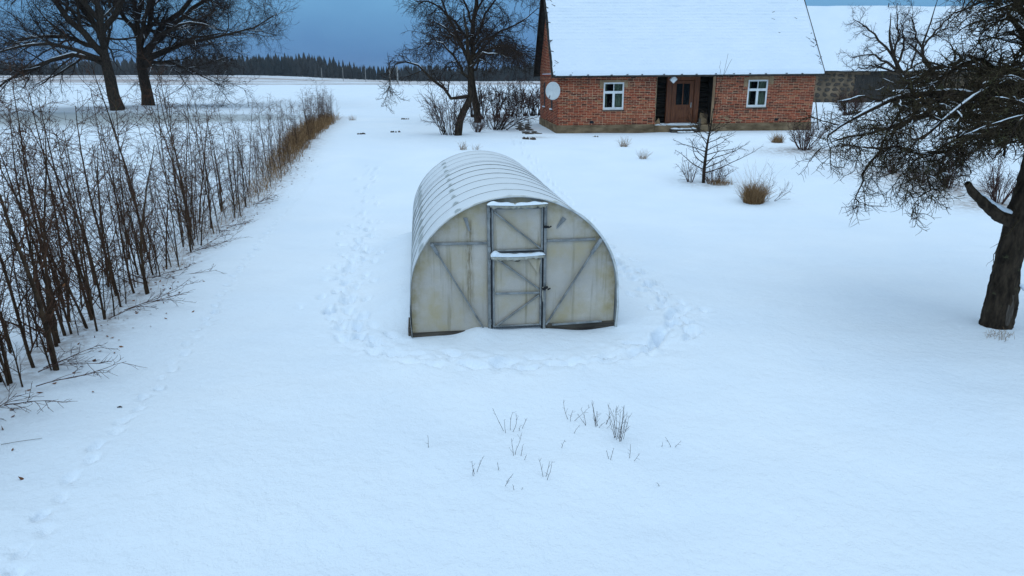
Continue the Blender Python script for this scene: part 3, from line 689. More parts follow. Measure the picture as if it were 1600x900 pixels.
# air bricks and weathered patches
for u, z in ((1.68, 0.44), (10.95, 0.44)): MB().box((u - 0.09, -0.008, z), (u + 0.09, 0.004, z + 0.12)).build('vent', M['rubber'], house)
for (u0, u1, z0, z1) in ((2.02, 2.215, 2.06, 2.44), (3.225, 3.40, 2.10, 2.44), (9.12, 9.352, 2.08, 2.52), (10.37, 10.62, 2.18, 2.58), (2.225, 3.22, 2.345, 2.46), (9.36, 10.36, 2.405, 2.56)):
    MB().box((u0, -0.013, z0), (u1, 0.002, z1)).build('plaster_patch', M['plaster'], house)
for k in range(9):
    rr = random.Random(90 + k); u = 7.8 + 1.3 * rr.random(); z = 0.40 + 0.35 * rr.random() * (1 - (u - 7.8) / 1.7)
    MB().box((u, -0.010, z), (u + rr.uniform(.12, .3), 0.003, z + rr.uniform(.05, .09))).build('plaster_patch', M['plaster'], house)
# windows of the front
def window(u0, z0, u1, z1):
    wn = MB(); y0, y1 = 0.02, 0.09; fw = 0.075; zm = z0 + (z1 - z0) * 0.63; um = (u0 + u1) / 2
    for b in (((u0, y0, z0), (u0 + fw, y1, z1)), ((u1 - fw, y0, z0), (u1, y1, z1)), ((u0 + fw, y0, z1 - fw), (u1 - fw, y1, z1)), ((u0 + fw, y0, z0), (u1 - fw, y1, z0 + 0.12))): wn.box(*b)
    wn.box((u0 + fw, y0 - 0.01, zm - 0.045), (u1 - fw, y1, zm + 0.075)).box((um - 0.055, y0 - 0.006, z0 + 0.12), (um + 0.055, y1, zm - 0.045)).box((um - 0.018, y0 + 0.005, zm + 0.075), (um + 0.018, y1, z1 - fw))
    o = wn.build('window', M['white_paint'], house, bevel=0.004)
    for a_, b_, c_, d_ in ((u0 + fw, zm + .075, um - .018, z1 - fw), (um + .018, zm + .075, u1 - fw, z1 - fw), (u0 + fw, z0 + .12, um - .055, zm - .045), (um + .055, z0 + .12, u1 - fw, zm - .045)):
        MB().box((a_, 0.05, b_), (c_, 0.056, d_)).build('pane', M['glass'], o)
    MB().box((u0 - 0.03, -0.06, z0 - 0.045), (u1 + 0.03, 0.03, z0 - 0.003)).build('sill', M['old_wood'], o)
    # curtains and dim room
    cur = MB()
    for s, e_ in ((um + 0.06, u1 - 0.05), (u0 + 0.05, u0 + 0.2)):
        n = 14; b0 = len(cur.v)
        for i in range(n + 1):
            u = s + (e_ - s) * i / n; yy = 0.16 + 0.025 * math.sin(i * 1.7)
            cur.v += [(u, yy, z0 + 0.05), (u, yy, z1)]
        cur.f += [(b0 + 2 * i, b0 + 2 * i + 2, b0 + 2 * i + 3, b0 + 2 * i + 1) for i in range(n)]
    cur.build('curtain', M['curtain'], o)
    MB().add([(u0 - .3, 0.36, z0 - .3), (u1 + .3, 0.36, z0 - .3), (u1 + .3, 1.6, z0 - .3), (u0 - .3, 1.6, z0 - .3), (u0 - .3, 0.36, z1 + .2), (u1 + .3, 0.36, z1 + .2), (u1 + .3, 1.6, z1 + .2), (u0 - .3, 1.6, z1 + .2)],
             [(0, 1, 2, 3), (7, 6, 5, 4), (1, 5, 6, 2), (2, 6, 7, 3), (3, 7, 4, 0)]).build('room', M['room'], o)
window(2.22, 1.06, 3.22, 2.34); window(9.36, 1.10, 10.36, 2.40)
# porch recess: blackened log walls, brown door
ry_ = 0.95
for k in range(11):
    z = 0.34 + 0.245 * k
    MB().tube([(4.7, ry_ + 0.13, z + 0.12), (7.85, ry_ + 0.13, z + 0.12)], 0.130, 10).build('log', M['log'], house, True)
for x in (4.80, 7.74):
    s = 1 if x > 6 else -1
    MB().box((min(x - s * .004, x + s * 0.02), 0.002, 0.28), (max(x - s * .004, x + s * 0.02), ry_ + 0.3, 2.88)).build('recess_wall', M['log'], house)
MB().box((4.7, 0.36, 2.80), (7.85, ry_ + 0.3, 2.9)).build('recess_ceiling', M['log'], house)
door = empty('door', (0.15, 0, 0)); door.parent = house
dy = 0.62
for b in (((5.36, dy, 0.34), (5.62, dy + 0.16, 2.58)), ((6.76, dy, 0.34), (7.02, dy + 0.16, 2.58)), ((5.62, dy, 2.40), (6.76, dy + 0.16, 2.58))):
    MB().box(*b).build('door_frame', M['brown_wood'], door, bevel=0.01)
dl = MB().box((5.64, dy + 0.05, 0.36), (5.86, dy + 0.10, 2.38)).box((6.54, dy + 0.05, 0.36), (6.74, dy + 0.10, 2.38)).box((5.86, dy + 0.05, 2.24), (6.54, dy + 0.10, 2.38)).box((5.86, dy + 0.05, 1.10), (6.54, dy + 0.10, 1.24)).box((5.86, dy + 0.05, 0.36), (6.54, dy + 0.10, 0.52)).box((6.175, dy + 0.05, 1.24), (6.225, dy + 0.10, 2.24)).build('door_leaf', M['brown_wood'], door, bevel=0.006)
MB().box((5.86, dy + 0.075, 0.52), (6.54, dy + 0.09, 1.10)).box((5.94, dy + 0.06, 0.60), (6.46, dy + 0.075, 1.02)).build('door_panel', M['brown_wood'], door, bevel=0.006)
for a_, b_ in ((5.86, 6.175), (6.225, 6.54)): MB().box((a_, dy + 0.07, 1.24), (b_, dy + 0.076, 2.24)).build('pane', M['glass'], door)
MB().box((5.70, dy + 0.15, 0.36), (6.7, dy + 0.17, 2.38)).build('door_backing', M['rubber'], door)
MB().tube([(6.64, dy + 0.05, 1.22), (6.64, dy - 0.01, 1.22), (6.56, dy - 0.01, 1.22)], 0.014, 6).box((6.615, dy + 0.035, 1.10), (6.665, dy + 0.05, 1.34)).build('handle', M['galv'], door)
# threshold slab, steps, leaning boards
th_ = MB().box((4.80, -0.02, -0.9), (7.72, 0.96, 0.30)).build('threshold', M['plinth'], house, bevel=0.02)
snow = lambda x0, x1, y0, y1, z, hgt, seed, par: snow_heap('snow', x0, x1, y0, y1, z, hgt, seed, par)
snow(4.85, 5.4, -0.01, 0.5, 0.301, 0.05, 3, th_); snow(5.45, 7.0, -0.03, 0.55, 0.302, 0.06, 8, th_)
st = MB().box((5.55, -0.42, -0.7), (6.85, -0.03, 0.14)).build('step', M['old_wood'], house, bevel=0.02)
snow(5.56, 6.8, -0.42, -0.06, 0.141, 0.05, 13, st)
st = MB().box((5.75, -0.75, -0.7), (6.6, -0.44, 0.01)).build('step', M['old_wood'], house, bevel=0.02)
snow(5.78, 6.58, -0.75, -0.46, 0.012, 0.045, 14, st)
MB().bar((7.02, -0.09, -0.2), (7.02, -0.09, 0.62), 0.10, 0.10).build('post', M['old_wood'], house, bevel=0.01)
MB().add([(4.92, 0.5, 0.31), (5.22, 0.45, 0.31), (5.18, 0.6, 0.62), (4.92, 0.56, 0.33), (5.22, 0.51, 0.33), (5.18, 0.64, 0.62)], [(0, 1, 2), (5, 4, 3), (0, 3, 4, 1), (1, 4, 5, 2), (2, 5, 3, 0)]).build('leaning_board', M['plaster'], house)
MB().bar((7.30, 0.25, 0.31), (7.42, 0.5, 0.80), 0.40, 0.03, (0, 1, 0)).build('leaning_board', M['plinth'], house)
# ---- roof
roof = MB()
def rp_(u, v, off=0.0):
    s = -1 if v <= 3.45 else 1; nl = math.hypot(1, SL)
    return (u, v + s * off * SL / nl * 1.0, roofz(v) + off / nl)
ov0, ov1, uL, uR = -0.35, HD + 0.35, -0.32, HL + 0.24
for v0, v1 in ((ov0, 3.45), (3.45, ov1)):
    P = [rp_(uL, v0), rp_(uR, v0), rp_(uR, v1), rp_(uL, v1)]
    if v0 < 1: Q = [(p[0], p[1] - 0.06, p[2] + 0.075) for p in P]
    else: Q = [(p[0], p[1] + 0.06, p[2] + 0.075) for p in P]
    roof.add(P + Q, [(0, 1, 2, 3), (7, 6, 5, 4), (0, 4, 5, 1), (1, 5, 6, 2), (2, 6, 7, 3), (3, 7, 4, 0)])
rf = roof.build('roof', M['roof_dark'], house)
# barge boards on the gable edges, eave board
for u in (uL - 0.015,):
    for va, vb in ((ov0, 3.45), (ov1, 3.45)):
        p, q = rp_(u, va), rp_(u, vb); MB().bar((p[0], p[1], p[2] - 0.06), (q[0], q[1], q[2] - 0.06), 0.028, 0.16).build('barge_board', M['roof_dark'], rf)
MB().box((uL, ov0 - 0.085, EZ - 0.05), (uR, ov0 - 0.062, EZ + 0.05)).build('eave_board', M['roof_dark'], rf)
# snow blanket on both slopes, following the courses of slates
def roof_snow(side, seed):
    nu, nv = 230, 120; V = []; slope_len = 3.80 * math.hypot(1, SL); nl = math.hypot(1, SL); nvec = (0, -SL / nl if side < 0 else SL / nl, 1 / nl)
    keep = np.ones((nv, nu), bool)
    for j in range(nv + 1):
        t = j / nv; s = t * slope_len
        for i in range(nu + 1):
            q = i / nu; wob = 0.03 * float(fbm(np.array(s * 2.2), np.array(q * 2.0 + 4), seed + 1)) * 2
            u = uL + 0.02 + (uR - uL - 0.04) * q
            if q == 0: u += 0.02 + wob
            if q == 1: u += 0.03 + wob * 0.8
            v = (ov0 + 3.80 * t) if side < 0 else (ov1 - 3.80 * t)
            course = (s / 0.19) % 1.0
            thin = 0.35 + 0.65 * (1 - t) ** 0.7
            h = 0.112 + 0.050 * thin + 0.036 * (1 - course) * (0.10 + 0.90 * t) * (0.35 + 1.3 * float(vnoise(np.array(u * 1.6), np.array(float(int(s / 0.19)) * 3.1), seed + 9))) + 0.030 * float(fbm(np.array(u * 1.1), np.array(s * 1.1), seed)) + 0.03 * float(fbm(np.array(u * 4.0), np.array(s * 4.0), seed + 3))
            edge = min(1, (min(q, 1 - q)) * 60 + 0.25); ed2 = min(1, t * 22 + 0.2)
            h = 0.103 + (h - 0.103) * edge * ed2
            if q == 1: h = 0.02
            drop = 0.03 * (1 - min(1, t * 30)) * 1.0
            base = (u, v, roofz(v))
            V.append((base[0], base[1] + nvec[1] * h, base[2] + nvec[2] * h - (0.035 if j == 0 else 0) + (0.014 * float(fbm(np.array(u * 3.0), np.array(0.5), 17)) if j == 0 else 0)))
    n = nu + 1; Fs = np.array([(j * n + i, j * n + i + 1, (j + 1) * n + i + 1, (j + 1) * n + i) for j in range(nv) for i in range(nu)], np.int32)
    if side > 0: Fs = Fs[:, ::-1]
    return link('snow', newmesh('snow', np.array(V), Fs, smooth=True), M['snow'], rf)
roof_snow(-1, 40); roof_snow(1, 50)
# slates whose edges break through the snow
sm = MB().add([(-0.13, -0.012, -0.02), (0.13, -0.02, -0.02), (0.14, 0.016, -0.02), (-0.12, 0.012, -0.02), (-0.13, -0.012, 0.004), (0.13, -0.02, 0.014), (0.14, 0.016, 0.012), (-0.12, 0.012, 0.0)], [(3, 2, 1, 0), (4, 5, 6, 7), (0, 1, 5, 4), (1, 2, 6, 5), (2, 3, 7, 6), (3, 0, 4, 7)])
sme = None; rr = random.Random(8); slp = math.atan(SL)
spots = [(uL + rr.uniform(0.05, 0.9), rr.uniform(0.0, 0.5)) for _ in range(7)] + [(uL + rr.uniform(0.05, 2.4), rr.uniform(2.6, 3.75)) for _ in range(18)] + \
        [(uR - rr.uniform(0.1, 0.6), rr.uniform(0.1, 1.4)) for _ in range(10)] + [(rr.uniform(0.5, 12.4), rr.uniform(2.95, 3.75)) for _ in range(34)] + [(uR - rr.uniform(0.1, 0.3), rr.uniform(0.3, 2.0)) for _ in range(3)] + [(uR - rr.uniform(0.3, 2.5), rr.uniform(1.2, 3.0)) for _ in range(9)] + [(uL + rr.uniform(0.0, 0.06), rr.uniform(0.2, 3.7)) for _ in range(10)]
for u, t in spots:
    v = ov0 + t; off = 0.112 + rr.uniform(-0.012, 0.004) + 0.050 * (0.35 + 0.65 * (1 - t / 3.8) ** 0.7) * min(1, 0.45 + t); nl = math.hypot(1, SL)
    loc = (u, v - off * SL / nl, roofz(v) + off / nl); rot = (Matrix.Rotation(slp, 3, 'X') @ Matrix.Rotation(R_(rr.choice((-1, -1, -1, 1)) * rr.uniform(15, 50)), 3, 'Z')).to_euler()
    if sme is None: o = sm.build('slate', M['slate'], rf); sme = o.data
    else: o = link('slate', sme, None, rf)
    o.location = loc; o.rotation_euler = rot; s_ = rr.uniform(0.5, 1.25); o.scale = (s_, rr.uniform(0.5, 1.2), 1)
# slate tips along the eave
rr = random.Random(9)
for k in range(15):
    u = uL + 0.1 + 0.86 * k + rr.uniform(-.15, .15); p = rp_(u, ov0)
    o = link('slate', sme, None, rf, (u, p[1] - 0.10, p[2] + 0.075 + rr.uniform(-.012, .008)), (slp * 0.9, 0, 0), (0.35, 0.8, 1.2))

# satellite dish on the house corner
M['lnb'] = mat('grey_plastic', (0.2, 0.2, 0.21), 0.6)
dish = empty('satellite_dish', (1.92, 33.36, 2.86)); dish.rotation_euler = (R_(4), 0, R_(-3))
V = []; Fl = []; nr_, na_ = 7, 36
for i in range(nr_ + 1):
    r = i / nr_
    for j in range(na_):
        q = 2 * math.pi * j / na_; V.append((0.345 * r * math.cos(q), -0.075 * r * r, 0.415 * r * math.sin(q)))
for i in range(nr_):
    for j in range(na_): Fl.append((i * na_ + j, i * na_ + (j + 1) % na_, (i + 1) * na_ + (j + 1) % na_, (i + 1) * na_ + j))
refl = link('reflector', newmesh('reflector', V, Fl=Fl, smooth=True), M['dish'], dish)
sol = refl.modifiers.new('thickness', 'SOLIDIFY'); sol.thickness = 0.012
MB().tube([(-0.12, -0.03, -0.38), (-0.20, -0.30, -0.33), (-0.16, -0.46, -0.26)], 0.014, 6).build('feed_arm', M['lnb'], dish, True)
MB().tube([(-0.165, -0.44, -0.28), (-0.13, -0.42, -0.17)], [0.032, 0.028], 10).build('receiver_head', M['lnb'], dish, True)
MB().tube([(0.0, 0.01, -0.05), (0.03, 0.14, -0.06), (0.10, 0.20, -0.10), (0.31, 0.42, -0.12)], 0.022, 8).build('mount', M['lnb'], dish, True)
tag(dish, 'round pale satellite dish on the left corner of the brick house', 'satellite dish')
# floodlight above the door, hanging askew
fl = empty('porch_lamp', (0, 0, 0)); fl.parent = None
c, s = math.cos(R_(4.8)), math.sin(R_(4.8)); fl.location = (2.2 + 5.55 * c + 0.15 * s, 33.9 + 5.55 * s - 0.15 * c, GZ + 2.50)
fl.rotation_euler = (R_(15), R_(40), R_(20))
MB().box((-0.14, -0.05, -0.14), (0.14, 0.06, 0.14)).build('housing', M['dish'], fl, bevel=0.02)
MB().box((-0.115, -0.058, -0.115), (0.115, -0.051, 0.115)).build('lens', M['white_paint'], fl)
MB().tube([(-0.12, 0.02, 0.14), (-0.17, 0.12, 0.24), (-0.22, 0.32, 0.30)], 0.014, 6).build('bracket', M['lnb'], fl, True)
tag(fl, 'small white square lamp hanging askew under the eave beside the brown door', 'lamp')
# sticks leaning on the right corner of the house
ang = R_(4.8); hc = (2.2 + HL * math.cos(ang), 33.9 + HL * math.sin(ang))
o = MB().tube([(hc[0] + 0.42, hc[1] - 0.1, 0.8), (hc[0] + 0.16, hc[1] + 0.1, 2.3)], 0.028, 7).build('leaning_pole', M['old_wood'], None, True)
tag(o, 'thin dark pole leaning against the right corner of the brick house', 'pole')

# ================================================================== stone barn
M['stone'] = mat('field_stone', (0.12, 0.11, 0.10), 0.9, island([(0.0, (0.025, 0.023, 0.022)), (0.35, (0.055, 0.05, 0.046)), (0.7, (0.10, 0.085, 0.068)), (0.9, (0.15, 0.10, 0.075)), (1.0, (0.18, 0.165, 0.14))]), 0.2)
M['barn_mortar'] = mat('barn_mortar', (0.17, 0.135, 0.10), 0.95, noisy((0.08, 0.06, 0.045), (0.28, 0.20, 0.13), 0.5, 0.4, 0.02), 0.1)
M['grey_board'] = mat('grey_weathered_board', (0.10, 0.095, 0.085), 0.9, noisy((0.018, 0.016, 0.015), (0.060, 0.052, 0.045), 3, 0.5, 0.01, (6, 6, 0.4)))
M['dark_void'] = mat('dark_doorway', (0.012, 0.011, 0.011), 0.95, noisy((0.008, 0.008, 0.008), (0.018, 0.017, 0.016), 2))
barn = tag(empty('stone_barn', (27.0, 74.0, GZ)), 'long fieldstone barn with a big snowy roof, far right behind the house', 'barn')
BL, BE, BR, BD = 46.0, 3.05, 9.75, 12.6
wb = MB().box((0, 0.03, -0.5), (13.0, 0.6, BE)).box((15.2, 0.03, -0.5), (BL, 0.6, BE)).box((13.0, 0.03, 2.75), (15.2, 0.6, BE)).build('wall', M['barn_mortar'], barn)
MB().box((0, BD - 0.6, -0.5), (BL, BD, BE)).build('wall', M['barn_mortar'], barn)
for x in (0, BL - 0.5):
    MB().add([(x + i * 0.5, y, z) for i in (0, 1) for y, z in ((0.61, -0.5), (BD - 0.61, -0.5), (BD - .61, BE), (BD / 2, BR - 0.3), (0.61, BE))], [(0, 1, 2, 3, 4), (9, 8, 7, 6, 5)] + [(i, (i + 1) % 5, 5 + (i + 1) % 5, 5 + i) for i in range(5)]).build('wall', M['barn_mortar'], barn)
rr = random.Random(12); np_r = np.random.RandomState(4)
def stone_mesh(seed):
    r2 = random.Random(seed); n = 9; V = [(0, -0.14, 0)]
    ang_ = sorted(r2.uniform(0, 6.283) * 0.25 + 6.283 * k / n for k in range(n)); rad = [r2.uniform(0.75, 1.08) for _ in range(n)]
    for f, y in ((0.62, -0.115), (1.0, 0.0), (1.0, 0.06)):
        for q, r in zip(ang_, rad): V.append((0.5 * r * f * math.cos(q), y, 0.5 * r * f * math.sin(q)))
    Fs = [(0, 1 + (k + 1) % n, 1 + k) for k in range(n)]
    for l in range(2): Fs += [(1 + l * n + k, 1 + l * n + (k + 1) % n, 1 + (l + 1) * n + (k + 1) % n, 1 + (l + 1) * n + k) for k in range(n)]
    return newmesh('stone', V, Fl=Fs)
SM = [stone_mesh(k) for k in range(7)]
for m_ in SM: m_.materials.append(M['stone'])
z = 0.0
while z < BE - 0.15:
    h_ = rr.uniform(0.36, 0.56); x = 3.0 + rr.uniform(-0.2, 0.2)
    while x < 22.0:
        w_ = rr.uniform(0.42, 0.95)
        if not (12.6 < x + w_ / 2 < 15.6 and z < 2.7) and not (10.05 < x + w_ / 2 < 11.55) and z + h_ * 0.8 < BE:
            link('stone', SM[rr.randrange(7)], None, wb, (x + w_ / 2, 0.03, z + h_ / 2 + rr.uniform(-.05, .05)), (0, R_(rr.uniform(-14, 14)), 0), (w_ * 0.95, 1, h_ * 0.93))
        x += w_ + 0.05
    z += h_ + 0.03
MB().box((10.1, -0.03, -0.4), (11.5, 0.029, BE - 0.05)).build('plaster_patch', M['grey_board'], wb)
for k in range(9):
    MB().box((8.55 + 0.17 * k, -0.09 - 0.012 * (k % 2), 0.1), (8.55 + 0.17 * k + 0.16, -0.075, 2.7)).build('door_board', M['grey_board'], barn)
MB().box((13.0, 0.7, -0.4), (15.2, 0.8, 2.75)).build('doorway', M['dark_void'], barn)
for k in range(11):
    MB().box((11.55 + 0.18 * k, -0.13 - 0.012 * (k % 2), 0.05), (11.55 + 0.18 * k + 0.172, -0.105, 2.72)).build('door_board', M['grey_board'], barn)
bs = (BR - BE) / (BD / 2 + 0.5)
rb = MB()
for sgn in (0, 1):
    y0 = -0.5 if sgn == 0 else BD + 0.5
    P = [(-0.4, y0, BE - 0.05), (BL + 0.4, y0, BE - 0.05), (BL + 0.4, BD / 2, BR - 0.05), (-0.4, BD / 2, BR - 0.05)]
    Q = [(p[0], p[1], p[2] + 0.14) for p in P]; rb.add(P + Q, [(0, 1, 2, 3), (7, 6, 5, 4), (0, 4, 5, 1), (1, 5, 6, 2), (2, 6, 7, 3), (3, 7, 4, 0)])
brf = rb.build('roof', M['roof_dark'], barn)
for sgn in (-1, 1):
    nu, nv = 90, 34; V = []
    for j in range(nv + 1):
        t = j / nv
        for i in range(nu + 1):
            x = -0.45 + (BL + 0.9) * i / nu; y = -0.52 + (BD / 2 + 0.52) * t
            if sgn > 0: y = BD - y
            V.append((x, y, BE + bs * (min(y, BD - y) + 0.5) + 0.16 + 0.10 * float(fbm(np.array(x * 0.8), np.array(y * 0.8), 61)) + 0.10 * float(fbm(np.array(x * 0.22), np.array(t * 1.0), 66)) * t - (0.08 if j == 0 else 0)))
    n = nu + 1; link('snow', newmesh('snow', V, Fl=[(j * n + i, j * n + i + 1, (j + 1) * n + i + 1, (j + 1) * n + i)[::(1 if sgn < 0 else -1)] for j in range(nv) for i in range(nu)], smooth=True), M['snow'], brf)
for x in (14.0, 14.9): MB().tube([(x, BD / 2 - .2, BR), (x, BD / 2 - .2, BR + 0.45)], 0.05, 6).build('ridge_pipe', M['slate'], brf)
MB().bar((9.5, -0.62, 4.0), (10.2, -0.62, 4.0), .05, .05).build('eave_bracket', M['slate'], brf)

# low lean-to with snow on its slanting roof and a lit lamp, in front of the barn
lt = tag(empty('lean_to', (33.9, 61.5, GZ)), 'low shed with a slanting snowy roof before the dark barn, mostly behind branches', 'shed')
MB().box((0, 0, -0.3), (2.6, 1.4, 0.85)).build('wall', M['grey_board'], lt)
MB().add([(-0.2, -0.2, 0.85), (2.8, -0.2, 1.15), (2.8, 1.6, 1.55), (-0.2, 1.6, 1.25), (-0.2, -0.2, 0.93), (2.8, -0.2, 1.23), (2.8, 1.6, 1.63), (-0.2, 1.6, 1.33)], [(3, 2, 1, 0), (4, 5, 6, 7), (0, 1, 5, 4), (1, 2, 6, 5), (2, 3, 7, 6), (3, 0, 4, 7)]).build('roof', M['old_wood'], lt)
MB().add([(-0.18, -0.18, 0.935), (2.78, -0.18, 1.235), (2.78, 1.58, 1.635), (-0.18, 1.58, 1.335), (-0.15, -0.15, 1.04), (2.75, -0.15, 1.34), (2.75, 1.55, 1.74), (-0.15, 1.55, 1.44)], [(4, 5, 6, 7), (0, 1, 5, 4), (1, 2, 6, 5), (2, 3, 7, 6), (3, 0, 4, 7)]).build('snow', M['snow'], lt, bevel=0.03)
def em(m, t, b):
    b.inputs['Emission Color'].default_value = (1.0, 0.62, 0.18, 1); b.inputs['Emission Strength'].default_value = 1.6
M['lamp_glow'] = mat('lit_lamp', (0.9, 0.6, 0.2), 0.4, em)
lp = tag(empty('lit_lamp', (35.25, 61.2, GZ + 0.86), (0, R_(-20), 0)), 'small lamp glowing yellow among the branches in front of the barn', 'lamp')
MB().tube([(-0.26, -0.03, 0), (0.26, -0.03, 0)], [0.085, 0.085], 10).build('bulb', M['lamp_glow'], lp, True)
MB().bar((-0.32, 0.07, 0.08), (0.32, 0.07, 0.08), 0.2, 0.03).bar((0, 0.10, 0.06), (0, 0.31, 0.06), 0.05, 0.05).build('shade', M['slate'], lp)

# ================================================================== vegetation
def nrmz(v): return v / (np.linalg.norm(v, axis=-1, keepdims=True) + 1e-9)
def grow(rs, p, d, Ln, r0, r1, n, wig, trop):
    """many branches at once: p, d (M,3); Ln, r0, r1 (M,) -> points (M,n+1,3), radii (M,n+1)"""
    P = [p]; st = (Ln / n)[:, None]
    for k in range(n):
        d = nrmz(d + wig * rs.normal(size=d.shape) + np.asarray(trop)[None, :] * (0.5 + k / n)); p = p + d * st; P.append(p)
    t = np.linspace(0, 1, n + 1)[None, :]
    return np.stack(P, 1), r0[:, None] * (1 - t) + r1[:, None] * t
def spawn(rs, P, Rd, per, t0, ang, ln, fall, rr, rmin, n, wig, trop, t1=1.0, flat=0.0, keep=1.0):
    """children spread along each parent branch"""
    Mn, k, _ = P.shape; per = int(per)
    t = np.clip(t0 + (t1 - t0) * (np.arange(per)[None, :] + rs.rand(Mn, per)) / per, 0, 0.999) * (k - 1)
    i = np.floor(t).astype(int); f = (t - i)[..., None]; m = np.arange(Mn)[:, None]
    pos = P[m, i] * (1 - f) + P[m, i + 1] * f; tan = nrmz(P[m, i + 1] - P[m, i]); rad = Rd[m, i] * (1 - f[..., 0]) + Rd[m, i + 1] * f[..., 0]
    pos = pos.reshape(-1, 3); tan = tan.reshape(-1, 3); rad = rad.reshape(-1); tf = (t / (k - 1)).reshape(-1)
    rv = rs.normal(size=pos.shape); rv[:, 2] *= (1 - flat); side = nrmz(rv - (rv * tan).sum(1, keepdims=True) * tan)
    a_ = np.radians(rs.uniform(ang[0], ang[1], len(pos)))[:, None]
    d = tan * np.cos(a_) + side * np.sin(a_)
    Ln = rs.uniform(ln[0], ln[1], len(pos)) * (1 - fall * tf)
    r0 = np.maximum(np.minimum(rad * rr, rad * 0.95), rmin); r1 = np.maximum(r0 * 0.35, rmin * 0.6)
    if keep < 1:
        q = rs.rand(len(pos)) < keep; pos, d, Ln, r0, r1 = pos[q], d[q], Ln[q], r0[q], r1[q]
    return grow(rs, pos, d, Ln, r0, r1, n, wig, trop)
def curve(ctrl, n, rs=None, wob=0.0):
    """smooth polyline through control points (x, y, z, r)"""
    C = np.array(ctrl, float); m = len(C); t = np.linspace(0, m - 1, n + 1); out = []
    for q in t:
        i = min(int(q), m - 2); f = q - i; p0, p1, p2, p3 = C[max(i - 1, 0)], C[i], C[i + 1], C[min(i + 2, m - 1)]
        out.append(0.5 * ((2 * p1) + (-p0 + p2) * f + (2 * p0 - 5 * p1 + 4 * p2 - p3) * f * f + (-p0 + 3 * p1 - 3 * p2 + p3) * f ** 3))
    out = np.array(out)
    if rs is not None and wob: out[1:-1, :3] += rs.normal(size=(n - 1, 3)) * wob
    return out[:, :3], np.maximum(out[:, 3], 0.003)
def curves(lst, n, rs, wob):
    q = [curve(c_, n, rs, wob) for c_ in lst]; return np.array([x[0] for x in q]), np.array([x[1] for x in q])
def tmesh(name, parts):
    """parts: [(P, R, sides)] -> one mesh"""
    VV, FF, off = [], [], 0
    for P, Rr, S in parts:
        if len(P) == 0: continue
        V, F_ = tube_batch(P, Rr, S); VV.append(V); FF.append(F_ + off); off += len(V)
    return newmesh(name, np.concatenate(VV), np.concatenate(FF), smooth=True)
def snow_strips(rs, P, Rr, prob, amount=0.75, maxslope=0.75):
    """snow lying on the upper side of branches that are not steep"""
    PP, RR = [], []
    for p, r in zip(P, Rr):
        k = 0
        while k < len(p) - 2:
            L_ = rs.randint(2, min(4, len(p) - k - 1) + 1); seg = p[k:k + L_ + 1]
            d = seg[-1] - seg[0]
            if rs.rand() < prob and abs(d[2]) < maxslope * np.linalg.norm(d):
                a_, rad = seg.copy(), r[k:k + L_ + 1]
                a_[:, 2] += rad * 0.75
                q = rad * amount * (0.8 + 0.35 * rs.rand(len(rad))); q[0] *= 0.3; q[-1] *= 0.3
                # resample to four points
                tt = np.linspace(0, L_, 5); a2 = np.stack([np.interp(tt, np.arange(L_ + 1), a_[:, c_]) for c_ in range(3)], 1)
                PP.append(a2); RR.append(np.interp(tt, np.arange(L_ + 1), q))
            k += L_ + rs.randint(0, 2)
    return (np.array(PP), np.array(RR)) if PP else (np.zeros((0, 5, 3)), np.zeros((0, 5)))
def put_tree(name, x, y, trunk, branches, twigs, mtrunk, mtwig, label, cat, snow=None, group=None, dz=-0.08, z=None):
    e_ = empty(name, (x, y, (H(x, y) if z is None else z) + dz))
    link('trunk', trunk, mtrunk, e_)
    if branches: link('branches', branches, mtrunk, e_)
    if twigs: tag(link('twigs', twigs, mtwig, e_), kind='stuff')
    if snow: tag(link('snow', snow, M['snow'], e_), kind='stuff')
    return tag(e_, label, cat, group)

# ---- the pair of old oaks at the pond
def oak(seed, trunk, limbs, x, y, label):
    rs = np.random.RandomState(seed)
    T = curves([trunk], 10, rs, 0.03); T = (T[0], T[1] * 0.80); T[0][..., 0] += 0.085 * np.minimum(T[0][..., 2], 8); T = (T[0], T[1] * np.interp(T[0][..., 2], [0, 3.2, 5.0, 20], [0.95, 0.95, 0.62, 0.6]))
    rs2 = np.random.RandomState(seed + 1)
    Lp = curves(limbs, 9, rs, 0.10); Lp = (Lp[0], Lp[1] * 0.85); Lp[0][..., 0] += 0.085 * np.minimum(Lp[0][..., 2], 8)
    A = spawn(rs, *Lp, 11, 0.16, (28, 72), (2.8, 6.2), 0.40, 0.52, 0.022, 7, 0.15, (0, 0, -0.01), flat=0.35)
    B = spawn(rs, *A, 9, 0.12, (28, 72), (1.3, 3.2), 0.35, 0.52, 0.0125, 5, 0.18, (0, 0, 0.0), flat=0.2)
    Cc = spawn(rs, *B, 7, 0.12, (25, 70), (0.6, 1.6), 0.35, 0.6, 0.0090, 3, 0.2, (0, 0, 0.02))
    D = spawn(rs, *Cc, 3, 0.15, (25, 65), (0.3, 0.8), 0.3, 0.6, 0.0072, 2, 0.2, (0, 0, 0.02))
    s1 = snow_strips(rs, *Lp, 0.45, 0.55, 0.85); s2 = snow_strips(rs, *A, 0.5, 0.75, 0.7); s3 = snow_strips(rs, *B, 0.22, 0.9, 0.6)
    put_tree('oak_tree', x, y, tmesh('trunk', [(*T, 14)]), tmesh('branches', [(*Lp, 9), (*A, 6)]), tmesh('twigs', [(*B, 4), (*Cc, 3), (*D, 3)]), M['oak'], M['twig'], label, 'tree',
             tmesh('snow', [(*s1, 6), (*s2, 5), (*s3, 4)]), 'the pair of old trees by the pond', -0.2)
